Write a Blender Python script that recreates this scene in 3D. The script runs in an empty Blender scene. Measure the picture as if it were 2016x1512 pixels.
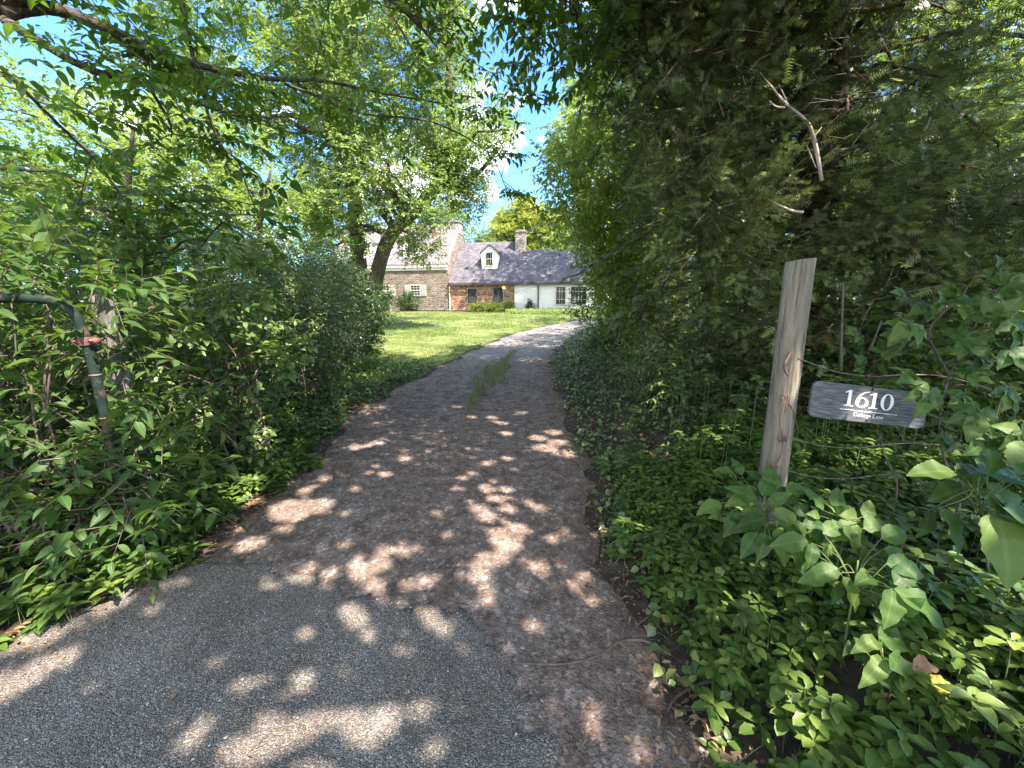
import bpy, math, random
import numpy as np
from mathutils import Vector, Matrix

# ------------------------------------------------------------------ camera, sky, sun, exposure
sc = bpy.context.scene
col = sc.collection
F, PITCH, CAMH = 757.0, math.radians(11.65), 1.55
cam = bpy.data.objects.new('camera', bpy.data.cameras.new('camera'))
col.objects.link(cam)
cam.location = (0, 0, CAMH)
cam.rotation_euler = (math.pi / 2 - PITCH, 0, 0)
cam.data.sensor_width = 36
cam.data.lens = 36 * F / 2016
cam.data.clip_start = 0.02
cam.data.clip_end = 3000
sc.camera = cam

SUN_EL = math.radians(55)
SUN_H = Vector((0.79, -0.62, 0)).normalized()
SUN = Vector((SUN_H.x * math.cos(SUN_EL), SUN_H.y * math.cos(SUN_EL), math.sin(SUN_EL)))
sl = bpy.data.lights.new('sun', 'SUN')
sl.energy = 5.0
sl.angle = math.radians(0.55)
sl.color = (1.0, 0.865, 0.785)
so = bpy.data.objects.new('sun', sl)
col.objects.link(so)
so.rotation_euler = SUN.to_track_quat('Z', 'Y').to_euler()
so.location = (10, -10, 30)

w = bpy.data.worlds.new('World')
sc.world = w
w.use_nodes = True
nt = w.node_tree
nt.nodes.clear()
out = nt.nodes.new('ShaderNodeOutputWorld')
bg = nt.nodes.new('ShaderNodeBackground')
sky = nt.nodes.new('ShaderNodeTexSky')
sky.sky_type = 'NISHITA'
sky.sun_disc = False
sky.sun_elevation = SUN_EL
sky.sun_rotation = math.atan2(SUN_H.x, SUN_H.y)
sky.air_density = 1.0
sky.dust_density = 0.8
sky.ozone_density = 1.4
tc = nt.nodes.new('ShaderNodeTexCoord')
mp = nt.nodes.new('ShaderNodeMapping')
mp.inputs['Scale'].default_value = (1, 1, 1.8)
mp.inputs['Location'].default_value = (0.35, 0.1, 0.0)
nz = nt.nodes.new('ShaderNodeTexNoise')
nz.inputs['Scale'].default_value = 4.2
nz.inputs['Detail'].default_value = 8
nz.inputs['Roughness'].default_value = 0.6
rp = nt.nodes.new('ShaderNodeValToRGB')
rp.color_ramp.elements[0].position = 0.56
rp.color_ramp.elements[1].position = 0.74
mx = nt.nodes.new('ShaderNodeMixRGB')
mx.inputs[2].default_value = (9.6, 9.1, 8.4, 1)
L = nt.links.new
L(tc.outputs['Generated'], mp.inputs[0]); L(mp.outputs[0], nz.inputs['Vector'])
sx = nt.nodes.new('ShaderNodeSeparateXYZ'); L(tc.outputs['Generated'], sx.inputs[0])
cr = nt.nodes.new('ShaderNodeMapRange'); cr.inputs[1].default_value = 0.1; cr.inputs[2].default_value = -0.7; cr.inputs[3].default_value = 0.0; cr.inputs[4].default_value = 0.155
L(sx.outputs[1], cr.inputs[0])       # extra cloud added behind the camera as neutral fill light
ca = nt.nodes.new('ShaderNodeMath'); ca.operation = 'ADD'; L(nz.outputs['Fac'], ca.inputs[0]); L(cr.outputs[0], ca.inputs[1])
tint = nt.nodes.new('ShaderNodeMixRGB'); tint.blend_type = 'MULTIPLY'; tint.inputs[0].default_value = 1; tint.inputs[2].default_value = (0.46, 0.72, 1.0, 1)
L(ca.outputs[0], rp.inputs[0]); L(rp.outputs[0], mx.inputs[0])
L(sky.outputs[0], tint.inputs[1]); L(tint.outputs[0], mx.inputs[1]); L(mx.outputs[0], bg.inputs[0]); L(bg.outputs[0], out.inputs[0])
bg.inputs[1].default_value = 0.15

vs = sc.view_settings
vs.view_transform = 'Standard'
vs.look = 'None'
vs.exposure = 2.15
vs.gamma = 1.0
vs.use_curve_mapping = False
sc.render.engine = 'CYCLES'
cy = sc.cycles
cy.use_denoising = True
cy.denoiser = 'OPENIMAGEDENOISE'
cy.denoising_input_passes = 'RGB_ALBEDO_NORMAL'
cy.denoising_prefilter = 'NONE'
cy.max_bounces = 8
cy.diffuse_bounces = 4
cy.glossy_bounces = 2
cy.transmission_bounces = 5
cy.transparent_max_bounces = 4
cy.sample_clamp_indirect = 4
cy.caustics_reflective = False
cy.caustics_refractive = False
cy.use_adaptive_sampling = True
cy.adaptive_threshold = 0.008

# ------------------------------------------------------------------ helpers
rng = np.random.default_rng(1610)
UP = np.array([0, 0, 1.0])

def rise(y):
    y = np.asarray(y, float)
    s = np.minimum(y, 46) - 5
    return np.where(s > 15, 0.027 * s, 0.027 * np.log1p(np.exp(np.minimum(s, 15) * 1.5)) / 1.5)

_LY = [-30, 0, 1.45, 1.99, 2.4, 3.08, 4.2, 5.7, 7.2, 9.15, 11.7, 16.15, 21.5, 26.8, 30, 31, 90]
_LX = [-2.4, -2.4, -2.31, -2.11, -2.0, -1.99, -2.15, -2.3, -2.04, -1.69, -1.21, -0.17, 2.03, 4.96, 9, 16, 60]
_RY = [-30, 0, 1.9, 2.4, 3.38, 4.04, 5.7, 9.15, 11.7, 16.15, 19.9, 23, 26.5, 90]
_RX = [0.72, 0.66, 0.62, 0.64, 0.75, 0.8, 0.82, 0.94, 1.35, 2.59, 3.95, 6.5, 14, 60]
def xl(y): return np.interp(y, _LY, _LX)
def xr(y): return np.interp(y, _RY, _RX)
def sstep(a, b, x):
    t = np.clip((x - a) / (b - a), 0, 1)
    return t * t * (3 - 2 * t)
def h(x, y):
    x = np.asarray(x, float); y = np.asarray(y, float)
    z = rise(y)
    z = z + 0.14 * sstep(0.1, 1.0, xl(y) - x) * (1 - sstep(5, 7.5, y))
    z = z + 0.34 * sstep(0.1, 1.3, x - xr(y)) * (1 - sstep(6, 16, y))
    return z
def hz(x, y): return float(h(x, y))

def at(px, py, Y):
    """pixel of the 2016 x 1512 photograph and a real distance -> world point"""
    a = (np.asarray(px, float) - 1008) / F
    b = (756 - np.asarray(py, float)) / F
    t = Y / (math.cos(PITCH) + b * math.sin(PITCH))
    return np.stack(np.broadcast_arrays(t * a, Y, CAMH + t * (b * math.cos(PITCH) - math.sin(PITCH))), -1)
def atv(px, py, Y): return Vector([float(v) for v in at(px, py, Y)])

def nrm(v): return v / np.maximum(np.linalg.norm(v, axis=-1, keepdims=True), 1e-9)

def link(name, me, parent=None):
    o = bpy.data.objects.new(name, me)
    col.objects.link(o)
    if parent is not None: o.parent = parent
    return o
def thing(name, label, cat, loc=(0, 0, 0), group=None, rz=0):
    o = bpy.data.objects.new(name, None)
    o.empty_display_size = 0.2
    col.objects.link(o)
    o.location = loc
    o.rotation_euler = (0, 0, rz)
    return tag(o, label, cat, group)
def tag(o, label, cat, group=None, kind=None):
    if label: o['label'] = label
    if cat: o['category'] = cat
    if group: o['group'] = group
    if kind: o['kind'] = kind
    return o

def mesh_np(name, V, T=None, Q=None, mt=None, mq=None, attr=None, smooth=True):
    me = bpy.data.meshes.new(name)
    T = np.zeros((0, 3), np.int32) if T is None else np.asarray(T, np.int32).reshape(-1, 3)
    Q = np.zeros((0, 4), np.int32) if Q is None else np.asarray(Q, np.int32).reshape(-1, 4)
    V = np.asarray(V, np.float32)
    me.vertices.add(len(V)); me.vertices.foreach_set('co', V.ravel())
    loops = np.concatenate([T.ravel(), Q.ravel()]).astype(np.int32)
    me.loops.add(len(loops)); me.loops.foreach_set('vertex_index', loops)
    st = np.concatenate([np.arange(len(T)) * 3, len(T) * 3 + np.arange(len(Q)) * 4]).astype(np.int32)
    me.polygons.add(len(st)); me.polygons.foreach_set('loop_start', st)
    if mt is not None or mq is not None:
        mi = np.concatenate([np.zeros(len(T)) if mt is None else mt, np.zeros(len(Q)) if mq is None else mq]).astype(np.int32)
        me.polygons.foreach_set('material_index', mi)
    me.update(calc_edges=True)
    me.validate()
    if attr is not None:
        a = me.attributes.new('leaf', 'FLOAT_VECTOR', 'POINT')
        a.data.foreach_set('vector', np.asarray(attr, np.float32).ravel())
    if not smooth: me.shade_flat()
    return me

# ---- leaf templates: rows of left / midrib / right points
def leaf_tpl(n, shape, fold=0.12, droop=0.15, teeth=0.0, petiole=0.0, wave=0.0):
    V, Qs = [], []
    ys = np.linspace(0, 1, n)
    for i, y in enumerate(ys):
        wd = max(shape(y), 0.015)
        if teeth and i % 2 and 0.05 < y < 0.97: wd *= 1 - teeth
        z = -droop * y * y
        wv = wave * math.sin(y * 17 + 1) * wd; wv2 = wave * math.sin(y * 14 + 3) * wd
        V += [(-wd, y, z + fold * wd + wv), (0, y, z), (wd, y, z + fold * wd + wv2)]
    for i in range(n - 1):
        a = 3 * i
        Qs += [(a, a + 1, a + 4, a + 3), (a + 1, a + 2, a + 5, a + 4)]
    V = np.array(V, float)
    uv = np.stack([V[:, 1], V[:, 0] * 2], 1)
    if petiole: V[:, 1] = V[:, 1] * (1 - petiole) + petiole
    return V, np.array(Qs), uv
def s_ovate(y): return 0.5 * math.sin(math.pi * min(1, y) ** 0.72) ** 0.85 if 0 < y < 1 else 0
def s_ellip(y): return 0.5 * math.sin(math.pi * y) ** 0.8 if 0 < y < 1 else 0
def s_obov(y): return 0.5 * math.sin(math.pi * y ** 1.5) ** 0.9 if 0 < y < 1 else 0
def s_heart(y): return 0.5 * min(1, math.sin(math.pi * min(1, y * 0.93 + 0.07) ** 0.55) ** 0.8) if y < 1 else 0
TPL = {
    'far': (np.array([(0, 0, 0), (0.5, 0.45, 0.07), (0, 1, -0.12), (-0.5, 0.45, 0.07)], float), np.array([(0, 1, 2, 3)]),
            np.array([(0, 0), (0.45, 1), (1, 0), (0.45, -1)], float)),
    'mid': leaf_tpl(4, s_ovate, 0.2, 0.22),
    'ovate': leaf_tpl(6, s_ovate, 0.22, 0.25),
    'ellip': leaf_tpl(5, s_ellip, 0.2, 0.22),
    'serr': leaf_tpl(19, s_ovate, 0.17, 0.3, teeth=0.07, wave=0.09),
    'obov': leaf_tpl(8, s_obov, 0.2, 0.3, teeth=0.18),
    'heart': leaf_tpl(16, s_heart, 0.18, 0.35, teeth=0.05, wave=0.2),
    'big': leaf_tpl(27, s_heart, 0.13, 0.3, teeth=0.04, wave=0.12),
}
def spray_tpl():
    V, Ts = [], []
    n = 7
    r = random.Random(3)
    for i in range(n):
        y = 0.08 + 0.86 * i / n
        ln = 0.24 * (1 - 0.55 * y)
        for s in (-1, 1):
            dy = 0.5 * ln
            k = len(V)
            zz = r.uniform(-0.05, 0.05)
            V += [(0, y - 0.04, 0), (0, y + 0.045, 0), (s * ln * 1.25, y + dy, zz)]
            Ts.append((k, k + 1, k + 2))
    k = len(V); V += [(-0.012, 0, 0), (0.012, 0, 0), (0, 1, -0.05)]; Ts.append((k, k + 1, k + 2))
    V = np.array(V, float)
    return V, np.array(Ts), np.stack([V[:, 1], V[:, 0]], 1)
TPL['spray'] = spray_tpl()
def blade_tpl():
    V = np.array([(-0.5, 0, 0), (0.5, 0, 0), (0.3, 0.55, -0.05), (-0.3, 0.55, -0.05), (0, 1, -0.2)], float)
    return V, np.array([(0, 1, 2, 3), (3, 2, 4, 4)]), np.stack([V[:, 1], V[:, 0]], 1)
bv, bq, bu = blade_tpl()
TPL['blade'] = (np.array([(-0.5, 0, 0), (0.5, 0, 0), (0, 1, -0.25)], float), np.array([(0, 1, 2)]), np.array([(0, -1), (0, 1), (1, 0)], float))

SE1 = nrm(np.cross(np.array(SUN), UP)); SE2 = np.cross(np.array(SUN), SE1)
GAPS = None  # sun ray openings shaped into the crowns to light chosen spots
def open_gaps(c, L_):
    """openings cut in the crowns along sun rays to place light spots: True where a leaf stays"""
    keep = np.ones(len(c), bool)
    if GAPS is None: return keep
    q = np.stack([c @ SE1, c @ SE2], 1); sd = c @ np.array(SUN)
    for g in GAPS:
        rr = max(g[3] - 0.010, 0.012) + 0.285 * L_
        keep &= ~(((q[:, 0] - g[0]) ** 2 + (q[:, 1] - g[1]) ** 2 < rr * rr) & (sd - g[2] > 1.0))
    return keep
class LB:
    """buffer of leaves and stems, built as one mesh: slot 0 leaves, slot 1 stems"""
    def __init__(s, org=None): s.V, s.T, s.Q, s.A, s.mt, s.mq, s.n, s.org = [], [], [], [], [], [], 0, org
    def leaves(s, tpl, P, D, N, Ln, Wd, rnd=None):
        if len(P) == 0: return
        tv, tf, tu = TPL[tpl]
        P = np.asarray(P, float); D = nrm(D)
        N = nrm(N - (N * D).sum(-1, keepdims=True) * D)
        B = np.cross(D, N)
        m, k = len(P), len(tv)
        Ln = np.broadcast_to(Ln, (m,)); Wd = np.broadcast_to(Wd, (m,))
        if rnd is None: rnd = rng.random(m)
        if s.org is not None:
            kp = open_gaps(P + D * (0.5 * Ln)[:, None] + s.org, Ln)
            P, D, N, B, Ln, Wd, rnd = P[kp], D[kp], N[kp], B[kp], Ln[kp], Wd[kp], rnd[kp]; m = len(P)
            if m == 0: return
        V = (P[:, None] + tv[None, :, 0:1] * (B * Wd[:, None])[:, None] + tv[None, :, 1:2] * (D * Ln[:, None])[:, None]
             + tv[None, :, 2:3] * (N * Ln[:, None])[:, None])
        A = np.empty((m, k, 3)); A[..., 0] = rnd[:, None]; A[..., 1] = tu[None, :, 0]; A[..., 2] = tu[None, :, 1]
        Fc = (tf[None] + (np.arange(m) * k)[:, None, None] + s.n).reshape(-1, tf.shape[1])
        s.V.append(V.reshape(-1, 3)); s.A.append(A.reshape(-1, 3))
        if tf.shape[1] == 3: s.T.append(Fc); s.mt.append(np.zeros(len(Fc)))
        else: s.Q.append(Fc); s.mq.append(np.zeros(len(Fc)))
        s.n += m * k
    def segs(s, P0, P1, r0, r1, sides=3):
        if len(P0) == 0: return
        P0 = np.asarray(P0, float); P1 = np.asarray(P1, float)
        m = len(P0)
        D = nrm(P1 - P0)
        ref = np.where(np.abs(D[:, 2:3]) > 0.9, np.array([[1.0, 0, 0]]), UP[None])
        X = nrm(np.cross(D, ref)); Y = np.cross(D, X)
        a = np.arange(sides) / sides * 2 * np.pi
        ring = X[:, None] * np.cos(a)[None, :, None] + Y[:, None] * np.sin(a)[None, :, None]
        r0 = np.broadcast_to(r0, (m,)); r1 = np.broadcast_to(r1, (m,))
        V = np.concatenate([P0[:, None] + ring * r0[:, None, None], P1[:, None] + ring * r1[:, None, None]], 1)
        i = np.arange(sides); j = (i + 1) % sides
        f = np.stack([i, j, j + sides, i + sides], 1)
        Fc = (f[None] + (np.arange(m) * 2 * sides)[:, None, None] + s.n).reshape(-1, 4)
        s.V.append(V.reshape(-1, 3)); s.A.append(np.zeros((m * 2 * sides, 3)))
        s.Q.append(Fc); s.mq.append(np.ones(len(Fc))); s.n += m * 2 * sides
    def tube(s, pts, rad, sides=8, bump=0.0, smooth_n=0, cap=True):
        pts = np.asarray(pts, float); rad = np.broadcast_to(rad, (len(pts),)).astype(float)
        if smooth_n: pts, rad = spline(pts, rad, smooth_n)
        m = len(pts)
        tg = nrm(np.gradient(pts, axis=0))
        X = np.zeros((m, 3)); ref = np.array([1.0, 0, 0]) if abs(tg[0][0]) < 0.9 else UP
        x = ref
        for i in range(m):
            x = x - tg[i] * (x @ tg[i]); x = x / max(np.linalg.norm(x), 1e-9); X[i] = x
        Y = np.cross(tg, X)
        a = np.arange(sides) / sides * 2 * np.pi
        k = 1 + bump * (rng.random((m, sides)) - 0.5) * 2 if bump else np.ones((m, sides))
        V = pts[:, None] + (X[:, None] * np.cos(a)[None, :, None] + Y[:, None] * np.sin(a)[None, :, None]) * (rad[:, None] * k)[..., None]
        i = np.arange(sides); j = (i + 1) % sides
        f = np.stack([i, j, j + sides, i + sides], 1)
        Fc = (f[None] + (np.arange(m - 1) * sides)[:, None, None] + s.n).reshape(-1, 4)
        V = V.reshape(-1, 3); nv = m * sides
        s.Q.append(Fc); s.mq.append(np.ones(len(Fc)))
        if cap:
            V = np.concatenate([V, pts[:1], pts[-1:]])
            t0 = np.stack([j, i, np.full(sides, nv)], 1); t1 = np.stack([i, j], 1) + (m - 1) * sides
            t1 = np.concatenate([t1, np.full((sides, 1), nv + 1)], 1)
            tt = np.concatenate([t0, t1]) + s.n
            s.T.append(tt); s.mt.append(np.ones(len(tt)))
        s.V.append(V); s.A.append(np.zeros((len(V), 3))); s.n += len(V)
    def mesh(s, name, mats, smooth=True):
        T = np.concatenate(s.T) if s.T else None; Q = np.concatenate(s.Q) if s.Q else None
        me = mesh_np(name, np.concatenate(s.V), T, Q, np.concatenate(s.mt) if s.mt else None,
                     np.concatenate(s.mq) if s.mq else None, np.concatenate(s.A), smooth)
        for m in mats: me.materials.append(m)
        return me
    def build(s, name, mats, parent=None):
        return link(name, s.mesh(name, mats), parent)

def spline(pts, rad, n):
    """Catmull-Rom"""
    P = np.vstack([2 * pts[0] - pts[1], pts, 2 * pts[-1] - pts[-2]])
    o, r = [], []
    for i in range(len(pts) - 1):
        p0, p1, p2, p3 = P[i], P[i + 1], P[i + 2], P[i + 3]
        for t in np.arange(n) / n:
            o.append(0.5 * (2 * p1 + (p2 - p0) * t + (2 * p0 - 5 * p1 + 4 * p2 - p3) * t * t + (3 * p1 - p0 - 3 * p2 + p3) * t ** 3))
            r.append(rad[i] * (1 - t) + rad[i + 1] * t)
    return np.array(o + [pts[-1]]), np.array(r + [rad[-1]])

def rdir(n):
    v = rng.normal(size=(n, 3)); return nrm(v)

def sprays(lb, O, A, nl, tl, LL, WR, tpl, droop=0.25, tilt=0.45, twig_r=0.003, spread=0.95, twigs=True, up=0.0):
    """twigs starting at O along A, each carrying nl leaves on alternate sides"""
    m = len(O)
    if m == 0: return
    A = nrm(A)
    tlen = tl * rng.uniform(0.6, 1.3, m)
    side = np.cross(A, UP); bad = np.linalg.norm(side, axis=1) < 0.2
    side[bad] = rdir(int(bad.sum())); side = nrm(side + 0.35 * rdir(m))
    nvec = nrm(np.cross(side, A)); nvec = np.where(nvec[:, 2:3] < 0, -nvec, nvec)
    tone = rng.random(m)
    for k in range(nl):
        f = (k + 0.6 + rng.uniform(-0.25, 0.25, m)) / nl if k < nl - 1 else np.ones(m)
        sag = -droop * 0.35 * tlen * f * f
        P = O + A * (tlen * f)[:, None] + UP * sag[:, None]
        sg = 1.0 if k % 2 else -1.0
        if k == nl - 1: D = A + 0.3 * rdir(m)
        else: D = A * 0.55 + side * (sg * spread) + 0.35 * rdir(m)
        D = D - UP * (droop * 0.7) + UP * up
        N = nvec + tilt * rdir(m) + 0.3 * UP
        Ls = LL * rng.uniform(0.6, 1.2, m) * (0.75 + 0.4 * math.sin(math.pi * min(1, (k + 1) / nl)))
        lb.leaves(tpl, P, D, N, Ls, Ls * WR * rng.uniform(0.85, 1.15, m), np.clip(tone * 0.6 + 0.4 * rng.random(m), 0, 1))
    if twigs:
        E1 = O + A * (tlen * 0.55)[:, None] - UP * (droop * 0.35 * 0.3 * tlen)[:, None]
        E2 = O + A * tlen[:, None] - UP * (droop * 0.35 * tlen)[:, None]
        lb.segs(O, E1, twig_r, twig_r * 0.75); lb.segs(E1, E2, twig_r * 0.75, twig_r * 0.4)

def in_poly(px, py, poly):
    poly = np.asarray(poly, float); x0, y0 = poly[:, 0], poly[:, 1]; x1, y1 = np.roll(x0, -1), np.roll(y0, -1)
    c = np.zeros(len(px), bool)
    for a, b, d, e in zip(x0, y0, x1, y1):
        if b == e: continue
        cr = ((b > py) != (e > py)) & (px < (d - a) * (py - b) / (e - b) + a)
        c ^= cr
    return c
def poly_points(poly, n, Y0, Y1, bias=1.0):
    """points of a crown whose outline seen from the gate is poly and which is Y1 - Y0 metres deep"""
    poly = np.asarray(poly, float); lo, hi = poly.min(0), poly.max(0); o = []; tot = 0
    while tot < n:
        q = lo + (hi - lo) * rng.random((n * 2, 2)); q = q[in_poly(q[:, 0], q[:, 1], poly)]
        o.append(q); tot += len(q)
    q = np.concatenate(o)[:n]
    Y = Y0 + (Y1 - Y0) * rng.random(n) ** bias
    a = (q[:, 0] - 1008) / F; b = (756 - q[:, 1]) / F
    t = Y / (math.cos(PITCH) + b * math.sin(PITCH))
    return np.stack([t * a, Y, CAMH + t * (b * math.cos(PITCH) - math.sin(PITCH))], 1)

# ------------------------------------------------------------------ materials
def new_mat(name):
    m = bpy.data.materials.new(name); m.use_nodes = True
    n = m.node_tree.nodes; n.clear()
    return m, n, m.node_tree.links.new
def ramp(n, stops):
    r = n.new('ShaderNodeValToRGB'); e = r.color_ramp.elements
    while len(e) < len(stops): e.new(0.5)
    for el, (p, c) in zip(e, stops):
        el.position = p; el.color = (*c, 1)
    return r
def leaf_mat(name, stops, trans=0.35, rough=0.42, tcol=(0.22, 0.42, 0.04), spec=0.4, vein=0.25, bump=0.0):
    m, n, l = new_mat(name)
    if (name.startswith('leaf_') or name == 'yew') and name not in ('leaf_brown', 'leaf_gold', 'leaf_yellow', 'leaf_sapling'):
        stops = [(q, (c[0] * 1.28, c[1] * 1.18, c[2] * 0.85)) for q, c in stops]
    o = n.new('ShaderNodeOutputMaterial'); p = n.new('ShaderNodeBsdfPrincipled'); t = n.new('ShaderNodeBsdfTranslucent')
    mix = n.new('ShaderNodeMixShader'); a = n.new('ShaderNodeAttribute'); a.attribute_name = 'leaf'
    s = n.new('ShaderNodeSeparateXYZ'); l(a.outputs['Vector'], s.inputs[0])
    r = ramp(n, stops); l(s.outputs[0], r.inputs[0])
    ab = n.new('ShaderNodeMath'); ab.operation = 'ABSOLUTE'; l(s.outputs[2], ab.inputs[0])
    mr = n.new('ShaderNodeMapRange'); mr.inputs[1].default_value = 0.0; mr.inputs[2].default_value = 0.14
    mr.inputs[3].default_value = vein; mr.inputs[4].default_value = 0.0; l(ab.outputs[0], mr.inputs[0])
    # side veins: saw along the leaf sheared by the distance from the midrib
    sh = n.new('ShaderNodeMath'); sh.operation = 'MULTIPLY_ADD'; l(ab.outputs[0], sh.inputs[0]); sh.inputs[1].default_value = -0.45
    l(s.outputs[1], sh.inputs[2])
    sw = n.new('ShaderNodeMath'); sw.operation = 'PINGPONG'; l(sh.outputs[0], sw.inputs[0]); sw.inputs[1].default_value = 0.06
    mr2 = n.new('ShaderNodeMapRange'); mr2.inputs[1].default_value = 0.0; mr2.inputs[2].default_value = 0.014
    mr2.inputs[3].default_value = vein * 0.55; mr2.inputs[4].default_value = 0; l(sw.outputs[0], mr2.inputs[0])
    mxm = n.new('ShaderNodeMath'); mxm.operation = 'MAXIMUM'; l(mr.outputs[0], mxm.inputs[0]); l(mr2.outputs[0], mxm.inputs[1])
    lt = n.new('ShaderNodeMixRGB'); l(mxm.outputs[0], lt.inputs[0]); l(r.outputs[0], lt.inputs[1]); lt.inputs[2].default_value = (0.25, 0.36, 0.12, 1)
    l(lt.outputs[0], p.inputs['Base Color']); p.inputs['Roughness'].default_value = rough
    p.inputs['Specular IOR Level'].default_value = spec
    hs = n.new('ShaderNodeMixRGB'); hs.inputs[0].default_value = 0.6; l(lt.outputs[0], hs.inputs[1]); hs.inputs[2].default_value = (*tcol, 1)
    l(hs.outputs[0], t.inputs[0])
    if bump:
        b = n.new('ShaderNodeBump'); b.inputs['Strength'].default_value = bump; b.inputs['Distance'].default_value = 0.004; b.invert = True
        l(mxm.outputs[0], b.inputs['Height']); l(b.outputs[0], p.inputs['Normal'])
    mix.inputs[0].default_value = trans
    l(p.outputs[0], mix.inputs[1]); l(t.outputs[0], mix.inputs[2]); l(mix.outputs[0], o.inputs[0])
    return m
def noise_mat(name, stops, scale=8, detail=6, rough=0.85, stretch=(1, 1, 1), bump=0.5, bdist=0.02, stops2=None, scale2=1.0, mixa=0.5, spec=0.3, metal=0.0, coord='Object', distort=0.0):
    m, n, l = new_mat(name)
    o = n.new('ShaderNodeOutputMaterial'); p = n.new('ShaderNodeBsdfPrincipled')
    tc = n.new('ShaderNodeTexCoord'); mp = n.new('ShaderNodeMapping'); mp.inputs['Scale'].default_value = stretch
    l(tc.outputs[coord], mp.inputs[0])
    t = n.new('ShaderNodeTexNoise'); t.inputs['Scale'].default_value = scale; t.inputs['Detail'].default_value = detail
    t.inputs['Roughness'].default_value = 0.62; t.inputs['Distortion'].default_value = distort
    l(mp.outputs[0], t.inputs['Vector'])
    r = ramp(n, stops); l(t.outputs['Fac'], r.inputs[0]); c = r.outputs[0]
    if stops2:
        t2 = n.new('ShaderNodeTexNoise'); t2.inputs['Scale'].default_value = scale2; t2.inputs['Detail'].default_value = 4
        l(mp.outputs[0], t2.inputs['Vector']); r2 = ramp(n, stops2); l(t2.outputs['Fac'], r2.inputs[0])
        mx = n.new('ShaderNodeMixRGB'); mx.blend_type = 'MULTIPLY'; mx.inputs[0].default_value = mixa
        l(c, mx.inputs[1]); l(r2.outputs[0], mx.inputs[2]); c = mx.outputs[0]
    l(c, p.inputs['Base Color']); p.inputs['Roughness'].default_value = rough; p.inputs['Specular IOR Level'].default_value = spec
    p.inputs['Metallic'].default_value = metal
    if bump:
        b = n.new('ShaderNodeBump'); b.inputs['Strength'].default_value = bump; b.inputs['Distance'].default_value = bdist
        l(t.outputs['Fac'], b.inputs['Height']); l(b.outputs[0], p.inputs['Normal'])
    l(p.outputs[0], o.inputs[0])
    return m

M = {}
G1 = [(0.0, (0.022, 0.062, 0.016)), (0.55, (0.045, 0.11, 0.022)), (1.0, (0.085, 0.17, 0.035))]
M['leaf_hedge'] = leaf_mat('leaf_hedge', [(0.0, (0.03, 0.058, 0.018)), (0.6, (0.06, 0.108, 0.032)), (1.0, (0.125, 0.185, 0.055))], 0.24, 0.34, spec=0.5)
M['leaf_shrub'] = leaf_mat('leaf_shrub', [(0.0, (0.045, 0.09, 0.03)), (0.55, (0.085, 0.155, 0.05)), (1.0, (0.17, 0.25, 0.085))], 0.32, 0.36)
M['leaf_dark'] = leaf_mat('leaf_dark', [(0.0, (0.012, 0.036, 0.012)), (0.6, (0.026, 0.066, 0.02)), (1.0, (0.05, 0.10, 0.03))], 0.18, 0.3, (0.08, 0.2, 0.03), 0.5)
M['leaf_tree'] = leaf_mat('leaf_tree', [(0.0, (0.09, 0.15, 0.055)), (0.5, (0.16, 0.235, 0.095)), (1.0, (0.27, 0.34, 0.17))], 0.40, 0.4, (0.26, 0.42, 0.07))
M['leaf_maple'] = leaf_mat('leaf_maple', [(0.0, (0.08, 0.14, 0.03)), (0.5, (0.14, 0.225, 0.055)), (1.0, (0.23, 0.32, 0.09))], 0.46, 0.42, (0.34, 0.5, 0.06))
M['leaf_over'] = leaf_mat('leaf_over', [(0.0, (0.03, 0.075, 0.012)), (0.6, (0.055, 0.12, 0.018)), (1.0, (0.10, 0.18, 0.025))], 0.42, 0.36, (0.24, 0.42, 0.02))
M['leaf_sapling'] = leaf_mat('leaf_sapling', [(0.0, (0.09, 0.15, 0.025)), (0.5, (0.16, 0.235, 0.045)), (1.0, (0.26, 0.33, 0.08))], 0.5, 0.42, (0.5, 0.6, 0.06))
M['leaf_yellow'] = leaf_mat('leaf_yellow', [(0.0, (0.16, 0.21, 0.03)), (0.6, (0.25, 0.31, 0.05)), (1.0, (0.33, 0.38, 0.08))], 0.4, 0.5, (0.5, 0.55, 0.08))
M['yew'] = leaf_mat('yew', [(0.0, (0.10, 0.065, 0.04)), (0.14, (0.06, 0.07, 0.03)), (0.55, (0.095, 0.142, 0.055)), (0.85, (0.15, 0.215, 0.085)), (1.0, (0.24, 0.31, 0.13))], 0.25, 0.35, (0.14, 0.22, 0.05), 0.5, vein=0.0)
M['leaf_pachy'] = leaf_mat('leaf_pachy', [(0.0, (0.03, 0.068, 0.02)), (0.6, (0.066, 0.125, 0.034)), (1.0, (0.16, 0.23, 0.06))], 0.28, 0.36, (0.2, 0.4, 0.04), 0.45, vein=0.15)
M['leaf_ivy'] = leaf_mat('leaf_ivy', [(0.0, (0.03, 0.058, 0.022)), (0.5, (0.07, 0.12, 0.045)), (0.9, (0.14, 0.20, 0.075)), (1.0, (0.22, 0.18, 0.07))], 0.2, 0.32, (0.12, 0.26, 0.03), 0.5, vein=0.3)
M['leaf_near'] = leaf_mat('leaf_near', [(0.0, (0.020, 0.055, 0.016)), (0.6, (0.036, 0.085, 0.024)), (1.0, (0.075, 0.135, 0.038))], 0.36, 0.5, (0.24, 0.40, 0.03), 0.25, vein=0.2, bump=0.6)
M['leaf_gold'] = leaf_mat('leaf_gold', [(0, (0.5, 0.42, 0.05)), (1, (0.6, 0.5, 0.06))], 0.4, 0.5, (0.7, 0.6, 0.05))
M['leaf_brown'] = leaf_mat('leaf_brown', [(0, (0.13, 0.06, 0.035)), (0.6, (0.2, 0.11, 0.06)), (1, (0.32, 0.2, 0.1))], 0.15, 0.7, (0.3, 0.15, 0.05))
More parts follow.
